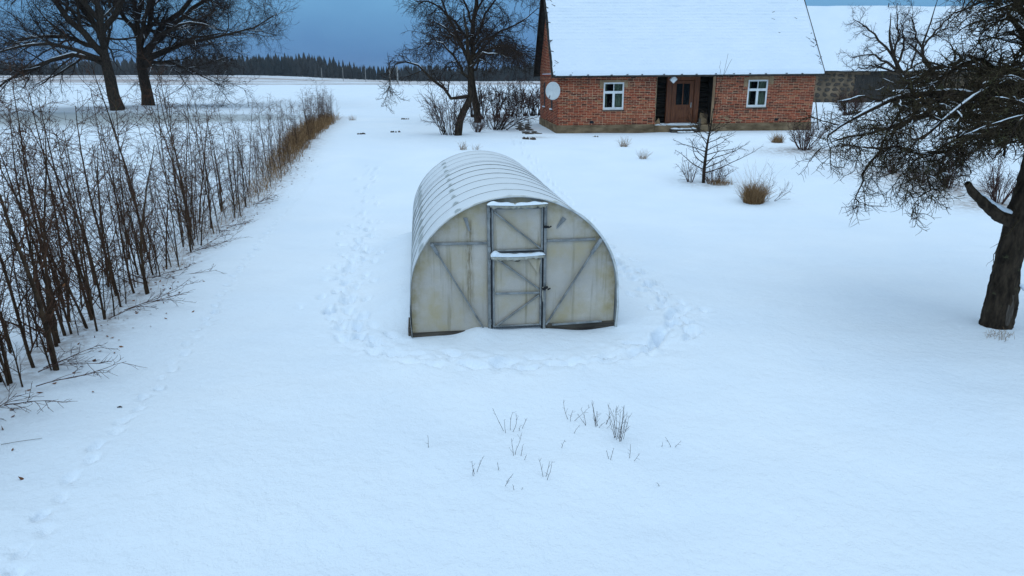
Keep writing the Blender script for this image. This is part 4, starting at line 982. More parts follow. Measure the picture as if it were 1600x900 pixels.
oak(3, [(0, 0, -0.3, 0.85), (-0.15, 0, 1.0, 0.62), (-0.45, 0, 3.0, 0.55), (-0.8, 0.1, 5.0, 0.52), (-0.9, 0.1, 8.5, 0.40), (-0.9, 0.2, 13, 0.25), (-1.1, 0, 18, 0.08)],
    [[(-0.75, 0, 4.4, 0.34), (-2.2, -0.6, 6.4, 0.28), (-3.8, -1.0, 8.6, 0.22), (-6.5, -1.2, 10.5, 0.15), (-9.5, -1.5, 12.5, 0.06)],
     [(-0.6, 0, 3.6, 0.24), (-3.0, -1.0, 4.3, 0.19), (-5.6, -1.6, 3.4, 0.13), (-8.0, -2.0, 1.9, 0.08), (-9.8, -2.2, 0.6, 0.03)],
     [(-0.8, 0, 4.7, 0.26), (-3.4, 1.0, 5.6, 0.2), (-6.4, 1.6, 5.9, 0.14), (-10.0, 2.0, 5.2, 0.05)],
     [(-0.85, 0, 5.6, 0.30), (-2.6, 0.8, 8.0, 0.24), (-4.4, 1.2, 10.6, 0.17), (-6.6, 1.5, 15, 0.06)],
     [(-0.7, 0, 5.0, 0.27), (0.4, -1.8, 6.6, 0.2), (1.2, -3.8, 8.6, 0.14), (1.8, -6.0, 11, 0.05)],
     [(-0.8, 0, 6.0, 0.28), (0.5, 1.2, 8.5, 0.22), (1.4, 2.4, 12, 0.15), (2.0, 3.0, 16, 0.05)],
     [(-0.9, 0, 7.0, 0.25), (-2.0, -1.0, 9.5, 0.2), (-3.5, -1.6, 13.5, 0.12), (-4.4, -2, 17, 0.04)],
     [(-0.75, 0.1, 4.6, 0.22), (-1.6, 2.4, 5.8, 0.17), (-3.2, 5.0, 7.2, 0.12), (-5.0, 8.0, 8.0, 0.04)],
     [(-0.65, -0.1, 4.0, 0.2), (-2.4, -2.4, 4.9, 0.15), (-4.6, -4.4, 4.8, 0.1), (-7.5, -6.2, 3.8, 0.03)]],
    -31.9, 57.0, 'left of the two old bare trees by the pond, trunk leaning left')
oak(4, [(0, 0, -0.3, 0.9), (0, 0, 1.0, 0.66), (-0.25, 0, 3.0, 0.58), (-0.35, 0, 4.6, 0.58), (-0.5, 0, 8.5, 0.38), (-0.6, 0, 13, 0.24), (-0.4, 0.2, 18, 0.07)],
    [[(-0.2, 0, 4.2, 0.36), (1.6, -0.4, 6.2, 0.30), (4.2, -0.8, 8.6, 0.22), (7.4, -1.0, 10.6, 0.13), (10.5, -1.0, 12.4, 0.05)],
     [(-0.2, 0, 3.7, 0.26), (2.6, -1.0, 5.0, 0.2), (6.2, -1.4, 5.9, 0.14), (9.8, -1.6, 6.6, 0.08), (12.4, -1.8, 7.8, 0.03)],
     [(-0.2, 0, 4.6, 0.30), (2.2, 0.9, 7.0, 0.24), (5.2, 1.4, 9.2, 0.17), (9.0, 1.6, 9.8, 0.06)],
     [(-0.3, 0, 3.4, 0.2), (2.0, -1.2, 3.9, 0.15), (4.8, -2.0, 3.3, 0.10), (7.8, -2.6, 1.9, 0.03)],
     [(-0.4, 0, 5.0, 0.30), (0.7, 0.5, 8.0, 0.24), (1.6, 0.9, 11.5, 0.17), (2.6, 1.0, 16, 0.05)],
     [(-0.45, 0, 6.0, 0.27), (-1.4, -1.4, 8.6, 0.2), (-2.0, -2.6, 12, 0.12), (-2.4, -3.2, 15, 0.04)],
     [(-0.4, 0, 5.4, 0.27), (1.2, -2.0, 7.4, 0.2), (3.2, -3.8, 9.8, 0.13), (5.4, -5.2, 12, 0.05)],
     [(-0.4, 0, 7.5, 0.24), (1.4, -0.5, 10.8, 0.18), (4.0, -0.8, 14, 0.10), (6.4, -1.0, 16.5, 0.04)],
     [(-0.25, 0.1, 4.2, 0.2), (1.2, 2.6, 5.4, 0.16), (3.4, 5.0, 6.4, 0.11), (6.4, 7.0, 6.6, 0.04)],
     [(-0.2, -0.1, 4.4, 0.22), (2.8, -2.4, 6.0, 0.16), (6.0, -4.2, 7.0, 0.1), (9.4, -5.0, 6.2, 0.03)]],
    -33.0, 64.0, 'right of the two old bare trees by the pond, trunk nearly upright')

# ---- the big apple tree on the right
def apple():
    rs = np.random.RandomState(15)
    bx, by = 7.20, 9.55
    T = curves([[(0, 0, -0.15, 0.215), (-0.01, 0, 0.25, 0.182), (-0.02, 0.0, 0.8, 0.168), (0.0, 0.02, 1.35, 0.165), (0.04, 0.05, 1.75, 0.16), (0.13, 0.12, 2.2, 0.16), (0.24, 0.2, 3.0, 0.125), (0.22, 0.3, 4.0, 0.08), (0.1, 0.3, 5.2, 0.03)]], 16, rs, 0.012)
    stub = curves([[(0.02, 0.0, 1.50, 0.11), (-0.26, -0.05, 1.62, 0.082), (-0.56, -0.07, 1.80, 0.072), (-0.90, -0.09, 2.12, 0.042)]], 8, rs, 0.008)
    limbs = [
        [(0.60, 0.12, 2.5, 0.12), (0.1, 0.35, 3.05, 0.095), (-0.7, 0.55, 3.30, 0.075), (-1.6, 0.6, 3.15, 0.05), (-2.5, 0.6, 2.70, 0.02)],
        [(0.62, 0.15, 2.8, 0.11), (0.1, -0.1, 3.30, 0.085), (-0.6, -0.3, 3.45, 0.065), (-1.2, -0.4, 3.15, 0.04), (-1.9, -0.5, 2.75, 0.016)],
        [(0.62, 0.2, 3.0, 0.11), (0.45, 1.0, 3.5, 0.085), (0.2, 1.9, 3.7, 0.06), (-0.1, 2.6, 3.5, 0.035), (-0.3, 3.1, 3.1, 0.015)],
        [(0.66, 0.2, 3.3, 0.10), (0.3, 0.3, 4.0, 0.08), (-0.1, 0.4, 4.5, 0.055), (-0.6, 0.4, 4.8, 0.03), (-1.1, 0.4, 4.8, 0.012)],
        [(0.56, 0.1, 2.3, 0.10), (0.35, -0.5, 2.9, 0.08), (-0.1, -1.0, 3.25, 0.055), (-0.8, -1.35, 3.25, 0.03), (-1.3, -1.5, 3.0, 0.012)],
        [(0.50, 0.1, 2.1, 0.12), (1.0, 0.0, 2.6, 0.10), (1.8, 0.1, 3.1, 0.07), (2.7, 0.2, 3.3, 0.03)],
        [(0.60, 0.15, 2.7, 0.10), (1.2, 0.6, 3.3, 0.08), (2.0, 1.2, 3.8, 0.05), (2.8, 1.6, 3.9, 0.02)],
        [(0.60, 0.15, 3.1, 0.09), (1.1, -0.6, 3.6, 0.07), (1.7, -1.2, 4.0, 0.05), (2.3, -1.6, 4.0, 0.02)],
        [(0.62, 0.3, 3.6, 0.08), (0.4, -0.4, 4.4, 0.06), (0.0, -1.0, 4.9, 0.035), (-0.4, -1.3, 5.0, 0.014)],
        [(0.62, 0.2, 2.9, 0.09), (0.0, 0.8, 2.95, 0.07), (-0.9, 1.3, 2.85, 0.05), (-1.9, 1.6, 2.55, 0.02)],
        [(0.60, 0.1, 2.6, 0.08), (0.1, 0.1, 2.75, 0.065), (-0.6, 0.0, 2.85, 0.045), (-1.3, -0.1, 2.6, 0.02), (-1.7, -0.1, 2.25, 0.01)],
        [(0.64, 0.25, 3.4, 0.08), (0.5, 1.2, 4.3, 0.06), (0.3, 1.9, 4.9, 0.04), (0.0, 2.3, 5.0, 0.015)]]
    limbs += [[(0.62, 0.2, 2.8, 0.07), (0.2, -0.4, 3.1, 0.06), (-0.5, -0.6, 3.05, 0.045), (-1.1, -0.7, 2.8, 0.02)], [(0.62, 0.3, 3.3, 0.07), (0.1, 0.5, 3.6, 0.055), (-0.5, 0.7, 3.7, 0.04), (-1.1, 0.9, 3.4, 0.015)],
        [(0.6, 0.2, 2.7, 0.07), (0.4, 0.9, 3.0, 0.055), (0.0, 1.7, 3.1, 0.04), (-0.6, 2.4, 2.8, 0.015)], [(0.6, 0.2, 3.1, 0.07), (0.3, -0.5, 3.5, 0.055), (-0.3, -0.9, 3.6, 0.04), (-1.0, -1.1, 3.3, 0.015)],
        [(0.6, 0.3, 3.8, 0.06), (0.2, 0.2, 4.3, 0.05), (-0.3, 0.1, 4.5, 0.03), (-0.8, 0.0, 4.2, 0.012)], [(0.5, 0.1, 2.4, 0.06), (0.9, -0.5, 2.9, 0.05), (1.0, -1.0, 3.0, 0.03), (0.9, -1.4, 2.8, 0.012)]]
    Lp = curves(limbs, 12, rs, 0.035); Lp = (Lp[0], Lp[1] * 0.66); Lp[0][..., 0] -= 0.42 * np.linspace(1, 0.25, Lp[0].shape[1])[None, :]
    A = spawn(rs, *Lp, 17, 0.10, (35, 85), (0.45, 1.10), 0.25, 0.55, 0.0085, 8, 0.22, (-0.02, 0, -0.05), flat=0.3)
    # long drooping branches hanging from the crown's edge
    hang = [[(-1.2, 0.5, 3.1, 0.03), (-1.75, 0.4, 2.8, 0.024), (-2.05, 0.3, 2.35, 0.018), (-2.25, 0.25, 1.80, 0.007)], [(-0.9, -0.2, 3.0, 0.028), (-1.3, -0.3, 2.6, 0.022), (-1.55, -0.35, 2.2, 0.015), (-1.7, -0.4, 1.85, 0.007)],
            [(-0.6, 0.2, 2.75, 0.034), (-1.3, 0.1, 2.50, 0.027), (-2.1, 0.0, 2.58, 0.018), (-2.8, -0.1, 2.60, 0.007)]]
    Hp = curves(hang, 12, rs, 0.03)
    A2 = spawn(rs, *Hp, 11, 0.1, (35, 80), (0.22, 0.6), 0.3, 0.5, 0.0055, 8, 0.22, (0, 0, -0.04))
    A = (np.concatenate([A[0], A2[0]]), np.concatenate([A[1], A2[1]]))
    B = spawn(rs, *A, 9, 0.08, (35, 85), (0.18, 0.54), 0.35, 0.5, 0.0048, 5, 0.26, (0, 0, -0.03))
    B2 = spawn(rs, *Lp, 18, 0.25, (50, 95), (0.2, 0.7), 0.2, 0.3, 0.006, 5, 0.2, (0, 0, 0.02))
    Cc = spawn(rs, *B, 6, 0.08, (40, 90), (0.07, 0.24), 0.3, 0.6, 0.0034, 3, 0.28, (0, 0, 0.02))
    D = spawn(rs, *B2, 4, 0.15, (40, 90), (0.06, 0.2), 0.3, 0.65, 0.0042, 2, 0.26, (0, 0, 0.02))
    # a small low shoot in front of the trunk
    sh = curves([[(-0.14, -0.2, 1.62, 0.012), (-0.34, -0.25, 1.42, 0.009), (-0.44, -0.28, 1.20, 0.006), (-0.42, -0.28, 1.00, 0.004)]], 8, rs, 0.012)
    shb = spawn(rs, *sh, 7, 0.2, (40, 80), (0.1, 0.25), 0.2, 0.6, 0.003, 3, 0.2, (0, 0, 0))
    # knobbly burr on the trunk's side
    e_ = empty('apple_tree', (bx, by, H(bx, by)))
    trunk = tmesh('trunk', [(*T, 22)])
    me = trunk; co = np.empty(len(me.vertices) * 3, np.float32); me.vertices.foreach_get('co', co); co = co.reshape(-1, 3)
    # subdivide relief: bulge with an old wound on the camera side, low on the right
    d2 = np.exp(-((co[:, 2] - 0.32) / 0.30) ** 2 - ((co[:, 0] - 0.18) / 0.16) ** 2 - ((co[:, 1] + 0.12) / 0.2) ** 2)
    co[:, 0] += 0.07 * d2; co[:, 1] -= 0.05 * d2
    me.vertices.foreach_set('co', co.ravel()); me.update()
    to = link('trunk', trunk, M['apple'], e_)
    sb = to.modifiers.new('round', 'SUBSURF'); sb.levels = 2; sb.render_levels = 2
    tx = bpy.data.textures.new('bark_relief', 'CLOUDS'); tx.noise_scale = 0.06; dm_ = to.modifiers.new('bark', 'DISPLACE'); dm_.texture = tx; dm_.strength = 0.06; dm_.texture_coords = 'LOCAL'
    so_ = link('broken_limb', tmesh('broken_limb', [(*stub, 14)]), M['apple'], e_)
    sb = so_.modifiers.new('round', 'SUBSURF'); sb.levels = 2; sb.render_levels = 2
    dm_ = so_.modifiers.new('bark', 'DISPLACE'); dm_.texture = tx; dm_.strength = 0.04
    bt = MB()
    link('branches', tmesh('branches', [(*Lp, 8), (*Hp, 6), (*A, 5)]), M['apple'], e_)
    link('twigs', tmesh('twigs', [(*B, 4), (*B2, 4), (*Cc, 3), (*D, 3), (*sh, 5), (*shb, 3)]), M['lichen_twig'], e_)
    s1 = snow_strips(rs, *Lp, 0.5, 0.7, 0.75); s2 = snow_strips(rs, *A, 0.30, 1.1, 0.6); s5 = snow_strips(rs, *B, 0.05, 1.5, 0.5)
    ss_ = curves([[(-0.12, 0.03, 1.67, 0.05), (-0.30, 0.02, 1.72, 0.075), (-0.56, -0.03, 1.87, 0.055), (-0.74, -0.06, 2.02, 0.02)]], 8, rs, 0.008)
    s4 = curves([[(0.13, -0.1, 0.66, 0.02), (0.19, -0.12, 0.62, 0.032), (0.24, -0.12, 0.56, 0.012)]], 8, rs, 0.003)
    tag(link('snow', tmesh('snow', [(*s1, 6), (*s2, 5), (*s5, 4), (*ss_, 10), (*s4, 8)]), M['snow'], e_), kind='stuff')
    # old wound
    wv = []; wf = []
    for k in range(9):
        t = k / 8; zz = 0.06 + 0.46 * t; xc = 0.02 + 0.02 * t; hwid = 0.045 * math.sin(math.pi * (0.12 + 0.8 * t)) + 0.006
        for s in (-1, 0, 1): wv.append((xc + s * hwid, -0.222 + 0.03 * t + 0.016 * abs(s), zz))
    for k in range(8):
        for s in range(2): wf.append((k * 3 + s, k * 3 + s + 1, k * 3 + 4 + s, k * 3 + 3 + s))
    M['wound'] = mat('bare_wood', (0.14, 0.13, 0.12), 0.9, noisy((0.035, 0.026, 0.02), (0.11, 0.09, 0.075), 6, 0.5, 0.01, (6, 6, 0.8)))
    link('wound', newmesh('wound', wv, Fl=wf, smooth=True), M['wound'], e_)
    tag(e_, 'old lichen-covered apple tree with twisted dense crown at the right edge', 'tree')
apple()

# ---- trees behind: leaning apple and taller tree left of the house
def midtrees():
    rs = np.random.RandomState(33)
    T = curves([[(0, 0, -0.1, 0.19), (0.15, 0, 0.8, 0.165), (0.52, 0, 1.6, 0.15), (0.70, 0, 2.2, 0.13), (0.6, 0.1, 3.2, 0.11), (0.5, 0.1, 4.6, 0.06), (0.4, 0.1, 5.6, 0.02)]], 12, rs, 0.03)
    limbs = [[(0.6, 0, 1.85, 0.12), (-0.1, -0.1, 1.75, 0.10), (-0.7, -0.2, 2.25, 0.085), (-1.7, -0.3, 3.2, 0.06), (-2.5, -0.3, 3.35, 0.04), (-3.0, -0.3, 2.6, 0.02), (-3.15, -0.3, 1.9, 0.01)],
             [(0.68, 0, 2.4, 0.10), (0.2, -0.5, 3.2, 0.08), (-0.4, -0.8, 4.0, 0.05), (-1.2, -0.9, 4.4, 0.02)],
             [(0.62, 0, 2.9, 0.09), (1.1, -0.5, 3.5, 0.07), (1.8, -0.8, 3.7, 0.04), (2.4, -0.9, 3.5, 0.015)],
             [(0.6, 0.1, 3.2, 0.08), (0.9, 0.6, 4.2, 0.06), (1.2, 0.9, 5.2, 0.03)],
             [(0.55, 0.1, 3.6, 0.07), (-0.1, 0.2, 4.5, 0.05), (-0.9, 0.2, 5.0, 0.03)]]
    Lp = curves(limbs, 10, rs, 0.05); Lp = (Lp[0], Lp[1] * 0.75)
    A = spawn(rs, *Lp, 14, 0.22, (30, 75), (0.6, 1.3), 0.3, 0.5, 0.011, 6, 0.2, (0, 0, -0.06))
    B = spawn(rs, *A, 9, 0.1, (30, 75), (0.3, 0.8), 0.3, 0.6, 0.009, 4, 0.22, (0, 0, -0.05))
    Cc = spawn(rs, *B, 4, 0.1, (35, 80), (0.12, 0.4), 0.3, 0.6, 0.007, 2, 0.22, (0, 0, 0))
    s1 = snow_strips(rs, *Lp, 0.6, 0.7, 0.8); s2 = snow_strips(rs, *A, 0.2, 0.9, 0.5)
    put_tree('leaning_apple_tree', -2.54, 32.6, tmesh('trunk', [(*T, 12)]), tmesh('branches', [(*Lp, 8), (*A, 5)]), tmesh('twigs', [(*B, 4), (*Cc, 3)]), M['apple'], M['twig'],
             'crooked old fruit tree leaning right, one limb arching left, left of the house', 'tree', tmesh('snow', [(*s1, 6), (*s2, 5)]))
    # taller tree behind it
    T = curves([[(0, 0, -0.1, 0.23), (0.0, 0, 1.2, 0.19), (-0.2, 0, 3.0, 0.17), (-0.1, 0, 5.0, 0.13), (0.1, 0, 8.0, 0.09), (0.1, 0, 11.5, 0.04)]], 14, rs, 0.04)
    limbs = [[(-0.15, 0, 3.2, 0.16), (-1.0, -0.4, 5.0, 0.13), (-1.9, -0.6, 7.0, 0.08), (-2.6, -0.8, 9.5, 0.03)],
             [(-0.15, 0, 4.2, 0.15), (-1.3, 0.3, 5.8, 0.11), (-2.6, 0.4, 6.8, 0.06), (-3.6, 0.5, 6.6, 0.02)],
             [(-0.1, 0, 3.6, 0.15), (0.9, -0.5, 4.7, 0.11), (2.2, -0.8, 5.4, 0.07), (3.9, -1.0, 6.4, 0.025)],
             [(-0.1, 0, 4.6, 0.14), (0.7, 0.6, 6.2, 0.1), (1.8, 0.9, 7.8, 0.06), (2.8, 1.2, 9.2, 0.02)],
             [(0.0, 0, 5.4, 0.12), (-0.7, -0.7, 7.0, 0.09), (-1.1, -1.0, 9.0, 0.05), (-1.3, -1.2, 11, 0.02)],
             [(0.0, 0, 6.0, 0.11), (0.8, -0.5, 7.5, 0.08), (1.2, -0.9, 9.4, 0.05), (1.6, -1.2, 11, 0.02)],
             [(-0.15, 0, 3.0, 0.12), (0.6, -1.2, 3.9, 0.09), (1.5, -2.0, 4.3, 0.06), (2.8, -2.6, 3.7, 0.02)],
             [(-0.18, 0, 3.4, 0.12), (-0.9, -1.0, 4.4, 0.09), (-1.8, -1.8, 4.8, 0.05), (-2.6, -2.2, 4.2, 0.02)],
             [(-0.1, 0, 4.0, 0.12), (0.5, 1.0, 4.8, 0.09), (1.6, 1.8, 5.0, 0.06), (2.6, 2.2, 4.4, 0.02)],
             [(-0.1, 0, 3.8, 0.10), (1.0, 0.2, 4.3, 0.08), (2.1, 0.3, 4.2, 0.05), (3.0, 0.4, 3.5, 0.02)],
             [(0.05, 0, 7.0, 0.09), (-0.2, 0.6, 9, 0.06), (-0.5, 1.0, 11.5, 0.02)]]
    Lp = curves(limbs, 10, rs, 0.05); Lp = (Lp[0], Lp[1] * 0.58)
    A = spawn(rs, *Lp, 16, 0.12, (30, 75), (0.8, 1.9), 0.35, 0.5, 0.012, 6, 0.18, (0, 0, -0.12))
    B = spawn(rs, *A, 10, 0.1, (30, 75), (0.45, 1.2), 0.3, 0.5, 0.0085, 4, 0.2, (0, 0, -0.10))
    Cc = spawn(rs, *B, 5, 0.1, (30, 75), (0.2, 0.6), 0.3, 0.6, 0.009, 2, 0.2, (0, 0, -0.04))
    s1 = snow_strips(rs, *Lp, 0.4, 0.65, 0.75); s2 = snow_strips(rs, *A, 0.12, 0.9, 0.45)
    put_tree('tall_tree', -2.12, 41.5, tmesh('trunk', [(*T, 12)]), tmesh('branches', [(*Lp, 8), (*A, 5)]), tmesh('twigs', [(*B, 4), (*Cc, 3)]), M['apple'], M['twig'],
             'tall upright bare tree with drooping dark twigs behind the leaning fruit tree', 'tree', tmesh('snow', [(*s1, 6), (*s2, 5)]))
midtrees()
def simple_tree(name, seed, x, y, trunk, limbs, label, ln=(1.0, 2.2), droop=-0.03, tw=0.012, snow=0.2, mtw='twig', per=(9, 8, 5), group=None):
    rs = np.random.RandomState(seed)
    T = curves([trunk], 12, rs, 0.04); Lp = curves(limbs, 10, rs, 0.06)
    A = spawn(rs, *Lp, per[0], 0.2, (28, 70), ln, 0.35, 0.6, tw * 1.6, 6, 0.18, (0, 0, droop))
    B = spawn(rs, *A, per[1], 0.1, (28, 70), (ln[0] * 0.5, ln[1] * 0.55), 0.3, 0.6, tw, 4, 0.2, (0, 0, droop))
    Cc = spawn(rs, *B, per[2], 0.1, (28, 70), (ln[0] * 0.22, ln[1] * 0.28), 0.3, 0.6, tw * 0.75, 2, 0.2, (0, 0, 0))
    s1 = snow_strips(rs, *Lp, snow * 2, 0.7, 0.75); s2 = snow_strips(rs, *A, snow, 0.9, 0.5)
    return put_tree(name, x, y, tmesh('trunk', [(*T, 10)]), tmesh('branches', [(*Lp, 7), (*A, 5)]), tmesh('twigs', [(*B, 3), (*Cc, 3)]), M['apple'], M[mtw], label, 'tree', tmesh('snow', [(*s1, 5), (*s2, 4)]), group)
simple_tree('bare_tree', 51, 5.2, 48.0, [(0, 0, -0.1, 0.4), (0, 0, 4, 0.3), (-0.3, 0, 8, 0.2), (-0.3, 0, 14, 0.04)],
            [[(-0.1, 0, 5.5, 0.16), (-1.8, -0.4, 7.2, 0.12), (-3.4, -0.6, 8.4, 0.07), (-4.9, -0.8, 8.2, 0.02)], [(-0.2, 0, 7, 0.14), (-1.8, 0.4, 9.2, 0.1), (-3.6, 0.6, 10.4, 0.05), (-5.2, 0.8, 9.8, 0.02)],
             [(-0.2, 0, 6, 0.14), (1.6, 0, 8, 0.1), (3, 0, 10, 0.03)], [(-0.3, 0, 9, 0.1), (-1.5, 0, 11.5, 0.07), (-3, 0, 13, 0.02)], [(-0.1, 0, 6.2, 0.12), (-1.6, -1.2, 7.6, 0.09), (-3.2, -1.8, 8.0, 0.05), (-4.6, -2.0, 7.4, 0.02)]],
            'bare tree behind the brick house, only its branch tips showing left of the gable', tw=0.014, droop=-0.06)
simple_tree('spreading_tree', 52, 29.6, 51.5, [(0, 0, -0.1, 0.20), (-0.3, 0, 1.2, 0.17), (-1.3, 0, 2.6, 0.15), (-2.3, 0, 4.0, 0.12), (-2.8, 0, 5.4, 0.07), (-3.0, 0, 7.0, 0.02)],
            [[(-1.2, 0, 2.4, 0.11), (-2.6, -0.2, 3.5, 0.09), (-4.0, -0.3, 4.2, 0.06), (-5.6, -0.4, 4.0, 0.02)], [(-1.8, 0, 3.2, 0.11), (-3.0, 0.3, 4.9, 0.08), (-4.4, 0.4, 6.0, 0.05), (-5.4, 0.4, 6.6, 0.02)],
             [(-2.3, 0, 4.0, 0.09), (-2.6, -0.5, 5.6, 0.06), (-3.0, -0.8, 7.2, 0.02)], [(-2.0, 0, 3.5, 0.09), (-1.6, 0.3, 5.0, 0.07), (-2.0, 0.4, 6.6, 0.02)], [(-1.5, 0, 2.8, 0.09), (-1.0, -0.4, 3.9, 0.06), (-1.1, -0.5, 5.6, 0.02)],
             [(-1.6, 0, 2.9, 0.08), (-3.2, 0.6, 3.4, 0.06), (-4.8, 0.8, 3.2, 0.02)]],
            'bare spreading tree leaning left in front of the snowy barn roof', ln=(0.7, 1.6), droop=0.02, tw=0.0095, per=(9, 7, 5))
simple_tree('spreading_tree', 53, 35.5, 58.0, [(0, 0, -0.1, 0.24), (-0.4, 0, 1.6, 0.2), (-1.6, 0, 3.2, 0.15), (-2.6, 0, 4.6, 0.10), (-2.4, 0, 6.4, 0.06), (-2.0, 0, 8.6, 0.02)],
            [[(-1.4, 0, 3.0, 0.12), (-2.8, -0.2, 4.4, 0.09), (-4.0, -0.3, 5.2, 0.05), (-4.8, -0.4, 5.0, 0.02)], [(-2.4, 0, 4.4, 0.1), (-3.2, 0.3, 6.0, 0.07), (-3.6, 0.4, 7.6, 0.02)], [(-2.4, 0, 5.2, 0.09), (-1.2, 0, 6.8, 0.06), (0.2, 0, 8.0, 0.02)],
             [(-1.0, 0, 2.4, 0.1), (0.8, 0, 4.2, 0.07), (2.4, 0, 5.6, 0.02)], [(-2.6, 0, 4.8, 0.08), (-1.8, 0.4, 5.8, 0.06), (-0.4, 0.6, 6.4, 0.02)]],
            'second bare tree before the barn, half behind the apple crown', ln=(0.8, 1.7), droop=0.01, tw=0.0105, per=(9, 7, 5))

# ---- bushes
def bush_mesh(seed, n, hgt, spread, r, per=(6, 4), wig=0.10, up=0.03, lean=0.0):
    rs = np.random.RandomState(seed)
    q = rs.rand(n) * 6.283; rad = np.sqrt(rs.rand(n)) * spread * 0.18
    p = np.stack([rad * np.cos(q), rad * np.sin(q), np.full(n, -0.06)], 1)
    k = rs.rand(n) ** 0.7 * spread / max(hgt, 0.1); d = nrmz(np.stack([k * np.cos(q) + lean, k * np.sin(q), np.ones(n)], 1))
    S = grow(rs, p, d, hgt * rs.uniform(0.55, 1.1, n), r * rs.uniform(0.7, 1.2, n), np.full(n, r * 0.35), 6, wig, (0, 0, up))
    A = spawn(rs, *S, per[0], 0.25, (18, 55), (hgt * 0.22, hgt * 0.5), 0.5, 0.6, r * 0.4, 4, 0.14, (0, 0, up))
    parts = [(*A, 3)]
    if per[1]: parts.append((*spawn(rs, *A, per[1], 0.15, (25, 60), (hgt * 0.08, hgt * 0.22), 0.3, 0.6, r * 0.3, 2, 0.15, (0, 0, up)), 3))
    return tmesh('stems', [(*S, 5)]), tmesh('twigs', parts), S
def put_bush(name, x, y, meshes, m1, m2, label, cat='bush', group=None, s=1.0, rz=0.0, dz=0.0):
    e_ = empty(name, (x, y, H(x, y) + dz), (0, 0, rz), (s, s, s))
    link('stems', meshes[0], m1, e_); link('twigs', meshes[1], m2, e_)
    return tag(e_, label, cat, group)
bA = bush_mesh(61, 26, 1.25, 1.0, 0.016, (6, 4)); put_bush('currant_bush', 11.58, 27.5, bA, M['redtwig'], M['redtwig'], 'bare rounded shrub in bare soil, right of the house front')
for i, (x, y, s, lb) in enumerate([(12.85, 23.2, 0.8, 'small bare shrub under the apple crown, leftmost of its row'), (13.1, 21.9, 0.75, 'small bare shrub under the apple crown, second in its row'), (13.55, 21.2, 1.0, 'bare shrub with soil round it, left of the broken apple limb'), (13.84, 19.3, 1.0, 'bare shrub just behind the broken limb of the apple tree'),
                                   (15.8, 24.4, 1.0, 'bare shrub behind the apple crown, furthest from the trunk')]):
    put_bush('currant_bush', x, y, bush_mesh(70 + i, 22, 1.15, 0.8, 0.015, (6, 4)), M['redtwig'], M['redtwig'], lb, group='shrubs under the apple tree', s=s)
put_bush('barn_bush', 23.7, 49.6, bush_mesh(80, 44, 1.7, 1.7, 0.02, (7, 5)), M['redtwig'], M['redtwig'], 'dense reddish bush standing in front of the stone barn')
put_bush('shrub', -2.95, 32.9, bush_mesh(81, 20, 2.2, 2.0, 0.022, (7, 5), 0.12), M['twig'], M['redtwig'], 'bare shrub round the foot of the leaning fruit tree, on its left')
put_bush('shrub', -1.7, 34.9, bush_mesh(82, 30, 0.8, 0.6, 0.012, (5, 3)), M['redtwig'], M['redtwig'], 'low tuft of brown twigs right of the leaning trunk')
b4 = bush_mesh(83, 24, 1.7, 2.4, 0.03, (6, 4), 0.12, -0.03, 0.55)
e_ = put_bush('sprawling_shrub', -0.75, 36.6, b4, M['twig'], M['redtwig'], 'sprawling shrub with low snowy branches reaching right towards the path')
s_ = snow_strips(np.random.RandomState(3), *b4[2], 0.6, 0.9, 0.8); tag(link('snow', tmesh('snow', [(*s_, 5)]), M['snow'], e_), kind='stuff')
back = [(-1.9, 44.0, 2.5), (-1.0, 45.2, 2.6), (-0.1, 45.9, 2.5), (0.45, 46.4, 2.3), (0.95, 47.3, 2.5), (1.4, 48.2, 2.3), (1.75, 49, 2.2), (-2.6, 46.0, 2.3)]
for i, (x, y, h_) in enumerate(back):
    bm_ = bush_mesh(90 + i, 12, h_ * 0.92, 1.0, 0.030, (6, 4), 0.12, -0.005)
    e_ = put_bush('lilac_bush', x, y, bm_, M['twig'], M['redtwig'], ['tall bush in the row beside the gable, nearest the tall tree', 'tall bush in the row beside the gable, second from the tree', 'tall bush in the row beside the gable, third from the tree', 'tall bush in the row beside the gable, fourth from the tree',
                  'tall bush in the row beside the gable, fifth from the tree', 'tall bush in the row beside the gable, next to the house wall', 'furthest bush of the row, partly hidden by the house gable', 'tall bush directly behind the trunk of the tall tree'][i], group='row of bushes beside the gable')
    s_ = snow_strips(np.random.RandomState(i), *bm_[2], 0.55, 1.0, 0.99); tag(link('snow', tmesh('snow', [(*s_, 4)]), M['snow'], e_), kind='stuff')

